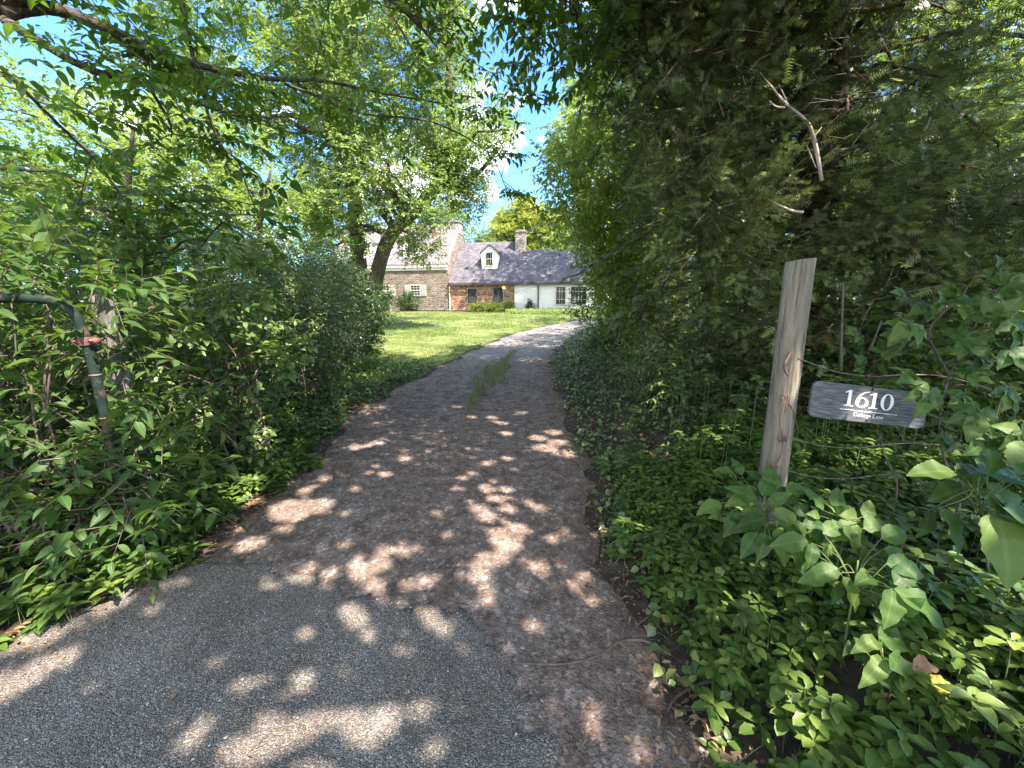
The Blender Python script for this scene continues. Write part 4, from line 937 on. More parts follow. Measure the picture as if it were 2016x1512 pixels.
shrub('hedge_shrub', 'tall light hedge shrub leaning over the middle of the left side', (-4.9, 6.4, 0.1),
      blob(130, (-4.9, 6.3, 1.55), (1.0, 1.5, 1.35)), lf('leaf_shrub', 0.07, clump=0.32), 14, 0.014, lg)
shrub('evergreen_shrub', 'dense glossy dark evergreen shrub where the left hedge meets the lawn', (-4.6, 10.6, 0.15),
      blob(230, (-4.7, 10.5, 1.35), (1.25, 1.5, 1.45), inner=0.65), lf('leaf_dark', 0.10, tpl='ellip', WR=0.36, clump=0.3, twigs=12, tl=0.22, nl=7), 12, 0.014, None)
shrub('evergreen_shrub', 'dark evergreen shrub crowded behind the glossy one at the hedge end', (-6.1, 9.2, 0.12),
      blob(170, (-6.1, 9.2, 1.6), (1.2, 1.5, 1.5)), lf('leaf_dark', 0.09, WR=0.4, clump=0.34), 12, 0.014, None)
shrub('hedge_shrub', 'large shrub at the left picture edge behind the nearest shrub', (-5.2, 2.9, 0.14),
      blob(110, (-5.2, 3.0, 1.15), (1.0, 0.9, 0.95)), lf('leaf_shrub', 0.09, WR=0.5, clump=0.32), 14, 0.012, lg)

# ---- overhanging tree at top left
def overhang():
    base = Vector((-5.6, 2.7, 0.13)); off = np.array(base)
    t = thing('overhanging_tree', 'tree at the top left corner whose long limbs reach over the drive', 'tree', base)
    tb = LB()
    j = at(-60, 0, 3.0)
    tb.tube(np.array([base, (-5.5, 2.75, 1.5), (-5.1, 2.85, 2.8), (-4.6, 2.95, 3.7), j + [0.1, 0, 0.05], j + [0.5, 0.1, 0.6], j + [0.9, 0.3, 2.2]]) - off, [0.22, 0.19, 0.17, 0.15, 0.13, 0.10, 0.05], 12, 0.1, 6)
    limbs = [[(10, 25, 3.0), (110, 18, 3.2), (230, 65, 3.3), (345, 115, 3.5), (430, 137, 3.7), (530, 155, 3.9), (640, 160, 4.1), (760, 185, 4.4), (880, 205, 4.7)],
             [(10, 40, 3.0), (90, 90, 3.0), (180, 138, 3.1), (290, 167, 3.3), (340, 185, 3.5), (420, 215, 3.8), (520, 245, 4.2)],
             [(290, 167, 3.3), (315, 205, 3.4), (335, 240, 3.4), (337, 270, 3.4)],
             [(355, -40, 3.6), (370, 70, 3.6), (395, 165, 3.6), (415, 240, 3.7), (440, 290, 3.8), (470, 320, 3.8), (485, 365, 3.9), (510, 430, 4.0)],
             [(560, 165, 4.0), (640, 195, 4.2), (720, 225, 4.5), (850, 240, 4.9), (960, 300, 5.1), (1000, 380, 5.2)],
             [(700, -60, 3.4), (790, 15, 3.5), (830, 55, 3.6), (862, 95, 3.7)],
             [(740, -30, 4.2), (790, 60, 4.3), (850, 165, 4.4)],
             [(0, 130, 2.8), (70, 200, 3.0), (130, 260, 3.2), (200, 330, 3.4), (260, 420, 3.6)]]
    rad0 = [0.045, 0.032, 0.012, 0.016, 0.014, 0.03, 0.012, 0.014]
    pts_all = []
    for q, r0 in zip(limbs, rad0):
        p = np.array([at(a, b, c) for a, b, c in q])
        tb.tube(p - off, np.linspace(r0, 0.005, len(p)), 7, 0.12, 4)
        s_, _ = spline(p, np.ones(len(p)), 10); pts_all.append(s_[len(s_) // 8:])
    S = np.vstack(pts_all)
    # short side branches
    m = 75
    O = S[rng.integers(0, len(S), m)]; A = nrm(rdir(m) * [1, 1, 0.5] + [0.25, 0.15, -0.1]); bl = rng.uniform(0.3, 0.95, m)
    E = O + A * bl[:, None]
    tb.segs(O - off, E - off, 0.005, 0.0025, 4)
    tb.build('trunk', [M['bark'], M['bark']], t)
    fl = LB(off)
    for f in (0.35, 0.6, 0.8, 1.0):
        P = O + (E - O) * f
        for s in (-1, 1):
            sd = nrm(np.cross(A, UP)) * s
            sprays(fl, P - off, A * (0.6 if f < 1 else 1) + sd * (0.9 if f < 1 else 0.1) + 0.3 * rdir(m), 7, 0.26, 0.085, 0.46, 'ovate', 0.5, 0.4, 0.002)
    C = poly_points([(-150, -200), (880, -200), (860, 40), (800, 60), (860, 200), (700, 240), (560, 120), (400, 250), (250, 180), (-50, 330)], 22, 3.2, 5.2)
    foliage(fl, C - off, clump=0.35, twigs=7, nl=7, tl=0.3, LL=0.085, WR=0.46, tpl='ovate', droop=0.5, tilt=0.4, twig_r=0.002)
    fl.build('crown', [M['leaf_over'], M['twig_dark']], t)
overhang()
C = poly_points([(-150, 230), (260, 260), (420, 330), (560, 430), (520, 520), (250, 490), (-150, 500)], 22, 3.6, 5.2)
tree('understorey_tree', 'small large leaved tree whose boughs spread above the left hedge', 'tree',
     [(-4.6, 4.6, 0.13), (-4.5, 4.6, 1.5), (-4.2, 4.5, 2.6), (-3.9, 4.4, 3.3)], [0.06, 0.05, 0.035, 0.015], C,
     dict(mat='leaf_near', g=dict(clump=0.38, twigs=8, nl=7, tl=0.36, LL=0.12, WR=0.55, tpl='ovate', droop=0.45, tilt=0.35)), n_limb=24, limb_r=0.018, sides=8)

# ---- tall crowns behind the viewer and to the right that dapple the drive, the hedge and the house
def canopy(name, label, trunk, radii, x0, x1, y0, y1, z0, z1, n, LL, bark='bark', **k):
    C = np.stack([rng.uniform(x0, x1, n), rng.uniform(y0, y1, n), rng.uniform(z0, z1, n)], 1)
    tree(name, label, 'tree', trunk, radii, C, dict(mat='leaf_tree', g=dict(dict(clump=0.75, twigs=12, nl=7, tl=0.42, LL=LL, WR=0.55, tpl='far', droop=0.3, segs=False), **k)), bark, n_limb=22, limb_r=0.09)
canopy('roadside_tree', 'tall roadside tree behind the viewer whose crown shades the mouth of the drive', [(5.5, -3.5, 0), (5.2, -3.3, 2), (4.2, -2.4, 3.8), (2.6, -0.8, 4.9)], [0.3, 0.26, 0.2, 0.07], -1.4, 5.6, -2.6, 3.4, 4.7, 6.3, 500, 0.105, twigs=30, clump=0.62, tl=0.36)
canopy('roadside_tree', 'high spreading roadside tree whose crown arches over the drive and shades the left hedge', [(8.5, 1.5, 0.3), (8.3, 1.6, 4), (7, 2.5, 7.5), (4, 4, 9.5)], [0.36, 0.3, 0.22, 0.08], -2.2, 5.5, 1.6, 6.2, 8.8, 11.2, 250, 0.14, twigs=13)
canopy('roadside_tree', 'tall roadside tree right of the gateway whose crown shades the right bank', [(9.5, 0.8, 0.3), (9.5, 0.8, 3), (9, 1, 6), (8.5, 1.2, 9)], [0.3, 0.26, 0.2, 0.06], 5.0, 10, -1.5, 4.2, 6.6, 10.0, 110, 0.15, twigs=16)
canopy('roadside_tree', 'tall tree beyond the right bank that dapples the roofs', [(13, 31, 0.6), (13, 31, 6), (12, 32, 12), (10, 33, 19)], [0.5, 0.42, 0.3, 0.08], 4.5, 15, 29, 37, 14, 21, 230, 0.24, tl=0.6, clump=1.0)

# ------------------------------------------------------------------ ground cover
def rosettes(lb, P, nleaf, LL, WR, tpl, lift=0.45, hgt=(0.05, 0.2)):
    m = len(P); hh = rng.uniform(hgt[0], hgt[1], m); top = P + UP * hh[:, None] + rdir(m) * 0.02
    lb.segs(P - UP * 0.01, top, 0.0028, 0.002)
    tone_ = rng.random(m)
    for k in range(nleaf):
        a = 2 * math.pi * (k * 0.382 + 0) * 1.0 + rng.random(m) * 0.7 + tone_ * 6
        lv = lift * (0.2 + 1.4 * k / nleaf)
        D = np.stack([np.cos(a), np.sin(a), np.full(m, lv)], 1) + 0.18 * rdir(m)
        N = UP - 0.3 * np.stack([np.cos(a), np.sin(a), np.zeros(m)], 1) + 0.15 * rdir(m)
        Ls = LL * rng.uniform(0.75, 1.2, m) * (1.1 - 0.4 * k / nleaf)
        lb.leaves(tpl, top - UP * (0.03 * (1 - k / nleaf)), D, N, Ls, Ls * WR, np.clip(0.55 * tone_ + 0.25 * k / nleaf + 0.25 * rng.random(m), 0, 1))
lb = LB()
P = scatter(2300, 0.6, 3.4, 0.45, 3.6, lambda x, y: (x > xr(y) + 0.08 + 0.12 * np.sin(y * 5)) & (rng.random(len(x)) < np.clip((x - xr(y)) * 2.6, 0.25, 1)) & (np.sin(x * 3.1 + 1.3 * np.sin(y * 2.7)) * np.sin(y * 3.7 + x) > -0.62))
rosettes(lb, P, 9, 0.07, 0.56, 'obov', hgt=(0.03, 0.2), lift=0.3)
P = scatter(700, 0.6, 3.4, 0.5, 3.6, lambda x, y: x > xr(y) + 0.05 + 0.1 * np.sin(y * 5))
rosettes(lb, P, 4, 0.055, 0.6, 'ovate', hgt=(0.02, 0.12))
P = scatter(900, 0.6, 2.6, 0.5, 3.6, lambda x, y: x > xr(y) - 0.02 + 0.1 * np.sin(y * 5))
blades(lb, P, 0.13, 0.04, 0.7)
tag(lb.build('pachysandra_bed', [M['leaf_pachy'], M['stem_green']]), 'bed of whorled green ground cover filling the near right bank', 'ground cover', kind='stuff')
lb = LB()
def ivy(lb, P, s0, s1, tpl='mid', WR=0.75, hmax=0.1, lean=0.6):
    m = len(P); D = rdir(m) * [1, 1, 0.35]; N = UP + lean * rdir(m); s = rng.uniform(s0, s1, m)
    lb.leaves(tpl, P + UP * (rng.random(m) ** 1.5 * hmax)[:, None], D, N, s, s * WR)
P = scatter(21000, 0.6, 7, 1.2, 9, lambda x, y: (x > xr(y) + 0.0 + 0.12 * np.sin(y * 4.3) + 0.06 * np.sin(y * 11)))
ivy(lb, P, 0.03, 0.07, hmax=0.16)
P = scatter(12000, 1, 9, 8.5, 22, lambda x, y: (x > xr(y) + 0.02 + 0.15 * np.sin(y * 3.1)) & (x < xr(y) + 3.2))
ivy(lb, P, 0.05, 0.10, 'far', hmax=0.22)
P = scatter(420, 0.8, 5.5, 0.9, 8, lambda x, y: x > xr(y) + 0.25)
rosettes(lb, P, 6, 0.085, 0.58, 'ovate', hgt=(0.12, 0.42), lift=0.25)
P = scatter(160, 1.5, 5.0, 2.5, 6, lambda x, y: x > xr(y) + 0.5)
rosettes(lb, P, 7, 0.10, 0.5, 'ovate', hgt=(0.3, 0.7), lift=0.2)
tag(lb.build('ivy_ground_cover', [M['leaf_ivy'], M['stem_green']]), 'dark ivy and low leaves carpeting the right verge up to the bend', 'ground cover', kind='stuff')
lb = LB()
P = scatter(1500, -3.8, -1.6, 1.2, 4.6, lambda x, y: (x < xl(y) + 0.02 + 0.14 * np.sin(y * 4.1) + 0.05 * np.sin(y * 13)))
rosettes(lb, P, 6, 0.085, 0.5, 'ovate', hgt=(0.01, 0.16), lift=0.3)
P = scatter(9000, -4.5, -1.6, 2.4, 9.0, lambda x, y: (x < xl(y) - 0.02 + 0.12 * np.sin(y * 4.3)) & (x > xl(y) - 1.6))
ivy(lb, P, 0.035, 0.075, hmax=0.2)
P = scatter(2500, -5.0, -2.6, 8.5, 12.5, lambda x, y: (x < lawn_left(y) + 0.35))
ivy(lb, P, 0.05, 0.09, hmax=0.2)
tag(lb.build('verge_ground_cover', [M['leaf_pachy'], M['stem_green']]), 'trailing leafy ground cover spilling onto the left edge of the drive', 'ground cover', kind='stuff')
lb = LB()
P = scatter(9000, -8, 12, 31.5, 37.6, lambda x, y: (np.abs(x - 4.5) < 5) & (y > 32.8 - 0.15 * (x - 1)) )
ivy(lb, P, 0.10, 0.2, 'far', hmax=0.38)
tag(lb.build('foundation_ground_cover', [M['leaf_tree'], M['stem_green']]), 'low blue green ground cover edging the drive before the white siding', 'ground cover', kind='stuff')
#OBJECTS
# ------------------------------------------------------------------ house
class MB:
    """boxes, prisms and boards collected into one flat shaded mesh"""
    def __init__(s): s.V, s.F = [], []
    def add(s, V, Fs):
        k = len(s.V); s.V += [tuple(v) for v in V]; s.F += [tuple(i + k for i in f) for f in Fs]
    def box(s, x0, x1, y0, y1, z0, z1):
        s.add([(x0, y0, z0), (x1, y0, z0), (x1, y1, z0), (x0, y1, z0), (x0, y0, z1), (x1, y0, z1), (x1, y1, z1), (x0, y1, z1)],
              [(0, 3, 2, 1), (4, 5, 6, 7), (0, 1, 5, 4), (1, 2, 6, 5), (2, 3, 7, 6), (3, 0, 4, 7)])
    def prism_x(s, prof, x0, x1):
        n = len(prof); V = [(x0, y, z) for y, z in prof] + [(x1, y, z) for y, z in prof]
        s.add(V, [tuple(range(n)), tuple(range(2 * n - 1, n - 1, -1))] + [(i, i + n, (i + 1) % n + n, (i + 1) % n) for i in range(n)])
    def prism_y(s, prof, y0, y1):
        n = len(prof); V = [(x, y0, z) for x, z in prof] + [(x, y1, z) for x, z in prof]
        s.add(V, [tuple(range(n)), tuple(range(2 * n - 1, n - 1, -1))] + [(i, i + n, (i + 1) % n + n, (i + 1) % n) for i in range(n)])
    def build(s, name, mat, parent=None, label=None):
        me = bpy.data.meshes.new(name); me.from_pydata(s.V, [], s.F)
        import bmesh
        b = bmesh.new(); b.from_mesh(me); bmesh.ops.recalc_face_normals(b, faces=b.faces); b.to_mesh(me); b.free()
        me.shade_flat(); me.materials.append(M[mat])
        o = link(name, me, parent)
        if label: o['label'] = label
        return o

HX, HY = -6.35, 39.6
HG = float(rise(HY)) - 0.02
house = thing('stone_house', 'stone cottage with slate roofs, dormers and a white sided wing beyond the lawn', 'house', (HX, HY, HG), None, math.radians(-10))
GROUND, EAVE, RIDGE, LE, LR = -0.4, 2.80, 6.95, 4.62, 9.0
def gable_block(x0, x1, depth, eave, ridge):
    m = MB(); m.prism_x([(0, GROUND), (0, eave), (depth / 2, ridge), (depth, eave), (depth, GROUND)], x0, x1); return m
def roof_slab(x0, x1, depth, eave, ridge, th=0.14, over=0.2, lift=0.03):
    k = (ridge - eave) / (depth / 2); m = MB()
    ye, ze = -over, eave - over * k
    prof = [(ye, ze + lift), (depth / 2, ridge + lift), (depth - ye, ze + lift), (depth - ye, ze + lift + th), (depth / 2, ridge + lift + th * 1.3), (ye, ze + lift + th)]
    m.prism_x(prof, x0, x1); return m
# tall left block
gable_block(-13.2, 0.0, 9.0, LE, LR).build('wall', 'stone_tan', house, 'tan and grey rubble stone wall of the tall end')
roof_slab(-13.4, -0.22, 9.0, LE, LR).build('roof', 'shingle_sunlit', house, 'steep shingle roof of the tall end, sunlit pinkish tone put into its colour')
m = MB(); m.box(-13.2, -0.05, -0.10, -0.003, LE - 0.62, LE - 0.16); m.box(-13.2, -0.05, -0.20, -0.103, LE - 0.34, LE - 0.16); m.build('cornice', 'cream', house)
m = MB()   # stone parapet of the gable
k = (LR - LE) / 4.5
m.prism_x([(0, LE - 0.1), (0, LE + 0.2), (4.5, LR + 0.32), (9, LE + 0.2), (9, LE - 0.1), (4.5, LR - 0.1)], -0.2, 0.06)
m.build('parapet', 'stone_grey', house)
m = MB(); m.box(-0.9, 0.05, 3.7, 5.2, LR - 0.9, LR + 0.22); m.box(-0.98, 0.13, 3.62, 5.28, LR + 0.223, LR + 0.34); m.build('chimney', 'stone_grey', house, 'stone chimney half hidden by leaves on the gable')
m = MB(); m.box(-13.1, -12.0, 3.8, 5.2, LR - 0.8, LR + 0.75); m.box(-13.2, -11.9, 3.7, 5.3, LR + 0.753, LR + 0.95); m.build('chimney', 'brick_red', house, 'red brick chimney at the far left end')
m = MB(); m.box(-2.5, -2.05, 2.9, 3.25, 7.2, 8.1); m.build('roof_vent', 'brick_red', house)
# wing: red stone part and white sided part
gable_block(0.063, 6.75, 8.4, EAVE, RIDGE).build('wall', 'stone_red', house, 'red brown rubble stone wall of the low wing')
roof_slab(0.065, 6.9, 8.4, EAVE, RIDGE).build('roof', 'shingle', house, 'dark slate roof above the red stone wall')
# siding: every clapboard is a slanted course
def clap(x0, x1, y, z0, z1, step=0.21):
    m = MB(); z = z0
    while z < z1 - 0.02:
        t = min(z + step, z1); m.prism_x([(y, z), (y - 0.06, z), (y - 0.008, t), (y, t)], x0, x1); z += step
    return m
k2 = (RIDGE - EAVE) / 4.2
dW = 6.3; rW = EAVE + k2 * dW / 2
b = gable_block(6.753, 18.0, dW, EAVE, rW); b.build('wall', 'siding', house, 'white clapboard wall of the long end')
clap(6.76, 8.95, -0.002, GROUND, EAVE - 0.12).build('siding', 'siding', house)
clap(9.12, 18.0, -0.002, GROUND, EAVE - 0.12).build('siding', 'siding', house)
roof_slab(6.903, 18.3, dW, EAVE, rW).build('roof', 'shingle', house, 'lower dark slate roof over the white siding')
m = MB(); m.box(6.70, 6.86, -0.085, -0.003, GROUND, EAVE - 0.1); m.build('corner_board', 'cream', house)
m = MB(); m.box(0.3, 18.2, -0.34, -0.215, 2.50, 2.63); m.build('gutter', 'gutter', house)
m = MB(); m.box(8.98, 9.08, -0.17, -0.07, GROUND, 2.5); m.box(8.98, 9.08, -0.33, -0.173, 2.40, 2.495); m.build('downspout', 'gutter', house)
m = MB(); m.box(0.07, 0.15, -0.10, -0.01, GROUND, 2.45); m.build('downspout', 'cream', house)
# chimney of the wing
m = MB(); m.box(6.3, 7.25, 3.0, 4.0, 5.2, 7.9); m.box(6.22, 7.33, 2.92, 4.08, 7.903, 8.03); m.box(6.34, 7.21, 3.04, 3.96, 8.033, 8.12)
m.build('chimney', 'stone_grey', house, 'stone chimney with a slab cap between the two slate roofs')

def window(x0, x1, z0, z1, y=-0.0, frame='black', trim=None, cols=3, rows=4, sash='black', tw=0.11):
    """frame round a recessed-looking pane with muntins; y is the wall face"""
    f = MB(); t = 0.07
    ya, yb = y - 0.07, y - 0.006
    f.box(x0, x0 + t, ya, yb, z0, z1); f.box(x1 - t, x1, ya, yb, z0, z1)
    f.box(x0 + t, x1 - t, ya, yb, z1 - t, z1); f.box(x0 + t, x1 - t, ya, yb, z0, z0 + t)
    zm = (z0 + z1) / 2; f.box(x0 + t, x1 - t, ya + 0.01, yb, zm - 0.03, zm + 0.03)
    o = f.build('window', frame, house)
    s = MB(); mw = 0.012; w_ = x1 - x0 - 2 * t
    for i in range(1, cols):
        xx = x0 + t + w_ * i / cols
        s.box(xx - mw, xx + mw, y - 0.045, y - 0.026, z0 + t, zm - 0.03); s.box(xx - mw, xx + mw, y - 0.045, y - 0.026, zm + 0.03, z1 - t)
    for half in ((z0 + t, zm - 0.03), (zm + 0.03, z1 - t)):
        for i in range(1, rows // 2):
            zz = half[0] + (half[1] - half[0]) * i / (rows // 2)
            s.box(x0 + t, x1 - t, y - 0.049, y - 0.046, zz - mw, zz + mw)
    s.build('muntins', sash, o)
    p = MB(); p.box(x0 + t, x1 - t, y - 0.024, y - 0.010, z0 + t, z1 - t); p.build('pane', 'glass', o)
    if trim:
        r = MB(); r.box(x0 - tw, x0 - 0.002, y - 0.05, y - 0.004, z0 - 0.02, z1 + tw); r.box(x1 + 0.002, x1 + tw, y - 0.05, y - 0.004, z0 - 0.02, z1 + tw)
        r.box(x0 - 0.002, x1 + 0.002, y - 0.05, y - 0.004, z1 + 0.002, z1 + tw); r.box(x0 - tw - 0.04, x1 + tw + 0.04, y - 0.10, y - 0.004, z0 - 0.10, z0 - 0.023)
        r.build('trim', trim, o)
    return o
window(2.0, 2.9, 0.83, 2.18, trim='stone_grey', tw=0.09)
window(4.62, 5.55, 0.9, 2.27, trim='stone_grey', tw=0.09)
wy = -0.065
window(10.75, 11.6, 0.72, 2.28, y=wy, trim='cream', frame='black', sash='siding')
window(12.15, 13.55, 0.72, 2.28, y=wy, trim='cream', frame='black', cols=4, sash='siding')
window(14.3, 15.2, 0.72, 2.28, y=wy, trim='cream', frame='black')
m = MB(); m.box(10.4, 13.9, -0.09, -0.064, 0.1, 0.58); m.build('window_panel', 'cream', house)
for x0 in (-4.05, -7.4, -10.4):
    window(x0, x0 + 1.1, 1.5, 2.62, frame='cream', sash='cream')
    for xs in (x0 - 0.62, x0 + 1.14):
        m = MB(); m.box(xs, xs + 0.56, -0.055, -0.004, 1.5, 2.62); m.box(xs + 0.08, xs + 0.48, -0.07, -0.057, 1.62, 2.02); m.box(xs + 0.08, xs + 0.48, -0.07, -0.057, 2.12, 2.5)
        m.build('shutter', 'shutter', house)
def dormer(x0, x1, zb, ze, zp, eave, kk, roofmat):
    """gabled dormer standing on a roof of slope kk"""
    yf = (zb - eave) / kk
    yb_e, yb_p = (ze - eave) / kk, (zp - eave) / kk
    xm = (x0 + x1) / 2
    V = [(x0, yf, zb), (x1, yf, zb), (x1, yf, ze), (xm, yf, zp), (x0, yf, ze), (x0, yb_e, ze), (x1, yb_e, ze), (xm, yb_p, zp)]
    m = MB(); m.add(V, [(0, 1, 2, 3, 4), (0, 4, 5), (1, 6, 2), (4, 3, 7, 5), (2, 6, 7, 3), (0, 5, 7, 6, 1)])
    o = m.build('dormer', 'siding', house)
    r = MB(); a = 0.14; th = 0.09
    for s_ in (-1, 1):
        xe = xm + s_ * ((x1 - x0) / 2 + a); sl_ = (zp - ze) / ((x1 - x0) / 2); zl = ze - a * sl_
        A = [(xm, yf - 0.12, zp + 0.03), (xe, yf - 0.12, zl + 0.03), (xe, yb_e, zl + 0.03), (xm, yb_p + 0.3, zp + 0.03)]
        A2 = [(p[0], p[1], p[2] + th) for p in A]
        r.add(A + A2, [(0, 1, 2, 3), (4, 5, 6, 7), (0, 1, 5, 4), (1, 2, 6, 5), (2, 3, 7, 6), (3, 0, 4, 7)])
    r.build('dormer_roof', roofmat, o)
    wx = (x1 - x0) * 0.24
    f = MB(); y = yf; z0, z1 = zb + 0.28, ze + 0.02
    f.box(xm - wx, xm - wx + 0.07, y - 0.06, y - 0.005, z0, z1); f.box(xm + wx - 0.07, xm + wx, y - 0.06, y - 0.005, z0, z1)
    f.box(xm - wx + 0.07, xm + wx - 0.07, y - 0.06, y - 0.005, z1 - 0.07, z1); f.box(xm - wx + 0.07, xm + wx - 0.07, y - 0.06, y - 0.005, z0, z0 + 0.07)
    f.box(xm - wx + 0.07, xm + wx - 0.07, y - 0.05, y - 0.005, (z0 + z1) / 2 - 0.03, (z0 + z1) / 2 + 0.03)
    for q in (-0.33, 0.33): f.box(xm + q * wx - 0.012, xm + q * wx + 0.012, y - 0.04, y - 0.025, z0 + 0.07, z1 - 0.07)
    f.build('window', 'cream', o)
    p = MB(); p.box(xm - wx + 0.07, xm + wx - 0.07, y - 0.022, y - 0.008, z0 + 0.07, z1 - 0.07); p.build('pane', 'glass', o)
    return o
dormer(3.15, 4.75, EAVE + 1.35, EAVE + 2.95, EAVE + 3.6, EAVE + 0.2, k2, 'shingle')
kL = (LR - LE) / 4.5
for xd in (-4.9, -9.8):
    dormer(xd, xd + 1.8, LE + 0.75, LE + 2.3, LE + 3.0, LE + 0.2, kL, 'shingle_sunlit')
m = MB(); m.prism_y([(5.55, 2.16), (5.75, 2.16), (5.72, 2.34), (5.58, 2.34)], -0.22, -0.06); m.build('porch_light', 'lamp', house)
# low stone edging before the house
gw = thing('garden_wall', 'low reddish stone edging wall along the foot of the house', 'wall', (HX, HY, HG), None, math.radians(-10))
m = MB()
r_ = random.Random(5); x = -4.5
while x < 6.6:
    l_ = r_.uniform(0.4, 0.9); m.box(x, x + l_ - 0.02, -1.75 + r_.uniform(-.03, .03), -1.4, -0.5, 0.12 + r_.uniform(-.04, .05)); x += l_
m.build('stones', 'stone_red', gw)
m = MB(); m.box(-4.5, 6.6, -1.85, -1.36, 0.18, 0.24); m.build('coping', 'stone_grey', gw)

# shrubs by the house
def at_house(u, v, z=0.0):
    a = math.radians(-10); return (HX + u * math.cos(a) - v * math.sin(a), HY + u * math.sin(a) + v * math.cos(a), HG + z)
hl = lambda mat, LL, **k: dict(mat=mat, g=dict(dict(clump=0.3, twigs=12, nl=6, tl=0.3, LL=LL, WR=0.45, tpl='far', droop=0.1, segs=False), **k))
def hshrub(label, u, v, r, mat, n, LL, stem_n=7):
    p = at_house(u, v); c = (p[0], p[1], p[2] + r[2] * 1.1)
    d_ = rdir(n); rad = 0.5 + 0.5 * rng.random(n) ** 0.6
    C = np.array(c) + d_ * np.array(r) * rad[:, None]
    shrub('garden_shrub', label, p, C, hl(mat, LL), stem_n, 0.03)
hshrub('rounded dark shrub before the shuttered windows, nearer the trunk', -5.9, -2.2, (0.95, 0.8, 0.85), 'leaf_dark', 60, 0.12)
hshrub('wide dark shrub with bare lower stems under the right shuttered window', -3.4, -2.2, (1.25, 0.8, 0.8), 'leaf_dark', 80, 0.12)
hshrub('yellow green spreading shrub under the windows of the red stone wall', 4.4, -2.4, (1.6, 0.8, 0.36), 'leaf_yellow', 90, 0.11)
hshrub('small green bush at the right end of the low edging wall', 6.0, -1.0, (0.6, 0.5, 0.5), 'leaf_yellow', 30, 0.11)
p = at_house(8.3, -0.9); n = 26
zz = rng.random(n); C = np.stack([p[0] + rng.normal(0, 1, n) * 0.3 * (1 - zz), p[1] + rng.normal(0, 1, n) * 0.3 * (1 - zz), p[2] + 0.15 + 0.95 * zz], 1)
shrub('dwarf_conifer', 'small pointed dark conifer against the white siding', p, C, hl('leaf_dark', 0.1, clump=0.16, tl=0.16), 4, 0.02)
for o in bpy.data.objects:
    if o.name.startswith('dwarf_conifer'): o['category'] = 'conifer'

# ------------------------------------------------------------------ gateway: right post, wires, sign
YP = 1.95
pb, pt = np.array(at(1512, 1010, YP)), np.array(at(1576, 512, YP))
pb[2] -= 0.0; axis = (pt - pb) / np.linalg.norm(pt - pb)
pb = pb - axis * (pb[2] - hz(pb[0], pb[1]) + 0.12) / axis[2]
t = thing('fence_post', 'round weathered wooden gatepost with slanted top beside the house number sign', 'post', pb)
def post_mesh(p0, p1, r0, r1, n=28, rows=26, slant=0.03, seed=2, notch=True):
    r = np.random.default_rng(seed); ax = p1 - p0; ln = np.linalg.norm(ax); ax = ax / ln
    X = nrm(np.cross(np.array([0, 1.0, 0]), ax)); Yv = np.cross(ax, X)
    a = np.arange(n) / n * 2 * np.pi
    prof = 1 + 0.03 * np.sin(a * 3 + 1) + 0.02 * np.sin(a * 7) + 0.012 * r.normal(size=n)
    crack = [(4.4, 0.045), (5.2, 0.03), (1.0, 0.05)]
    V = []
    for i in range(rows):
        f = i / (rows - 1); rad = r0 * (1 - f) + r1 * f
        for k in range(n):
            g = prof[k] + 0.010 * math.sin(f * 9 + k) + 0.006 * r.normal()
            for ca, cd in crack:
                dd = abs((a[k] - ca - 0.15 * math.sin(f * 5) + math.pi) % (2 * math.pi) - math.pi)
                if dd < 0.13: g -= cd
            # an old knot scar bulging on the face
            kd = ((a[k] - 4.9 + math.pi) % (2 * math.pi) - math.pi) ** 2 / 0.3 + ((f - 0.66) / 0.05) ** 2
            g += 0.10 * math.exp(-kd) if notch else 0
            top = slant * math.cos(a[k]) * (f ** 8)
            V.append(p0 + ax * (ln * f + top) + (X * math.cos(a[k]) + Yv * math.sin(a[k])) * rad * g)
    V.append(p1 + ax * 0.004); c = len(V) - 1
    i = np.arange(n); j = (i + 1) % n
    Q = (np.stack([i, j, j + n, i + n], 1)[None] + (np.arange(rows - 1) * n)[:, None, None]).reshape(-1, 4)
    T = np.stack([i + (rows - 1) * n, j + (rows - 1) * n, np.full(n, c)], 1)
    return np.array(V), T, Q
V, T, Q = post_mesh(pb, pt, 0.066, 0.061, slant=0.008)
me = mesh_np('shaft', V - pb, T, Q); me.materials.append(M['post']); link('shaft', me, t)
def wire_tube(name, pts, r, mat, parent, off, sides=6, n=4):
    lb = LB(); lb.tube(np.array(pts, float) - np.array(off), r, sides, 0.1, n); return lb.build(name, [M[mat], M[mat]], parent)
yf = YP - 0.078
wire_tube('hook', [at(1556, 694, yf + 0.02), at(1550, 706, yf), at(1545, 716, yf - 0.012), at(1545, 728, yf - 0.01), at(1551, 738, yf + 0.005)], [0.006, 0.006, 0.006, 0.005, 0.004], 'rust', t, pb)
for (x, y) in ((1545, 783), (1540, 866), (1520, 918)):
    lb = LB()
    for q in range(4):
        a = rng.random(6) * 6.3; c = np.array(at(x, y, yf - 0.004))
        lb.tube(np.array([c + [0.016 * math.cos(u) * (0.5 + rng.random()), -0.006 * rng.random(), 0.014 * math.sin(u) * (0.5 + rng.random())] for u in a]) - pb, 0.0022, 5, 0, 4)
    lb.build('wire_knot', [M['rust'], M['rust']], t)
for pts, lab in (([at(1546, 790, yf), at(1537, 812, yf), at(1535, 836, yf), at(1541, 862, yf), at(1538, 895, yf), at(1522, 920, yf), at(1516, 950, yf)], 'loose rusty wire hanging down the face'),
                 ([at(1551, 790, yf), at(1562, 812, yf + 0.02), at(1568, 835, yf + 0.05), at(1572, 852, yf + 0.08)], None)):
    o = wire_tube('wire_tail', pts, 0.0025, 'rust', t, pb)
    if lab: o['label'] = lab
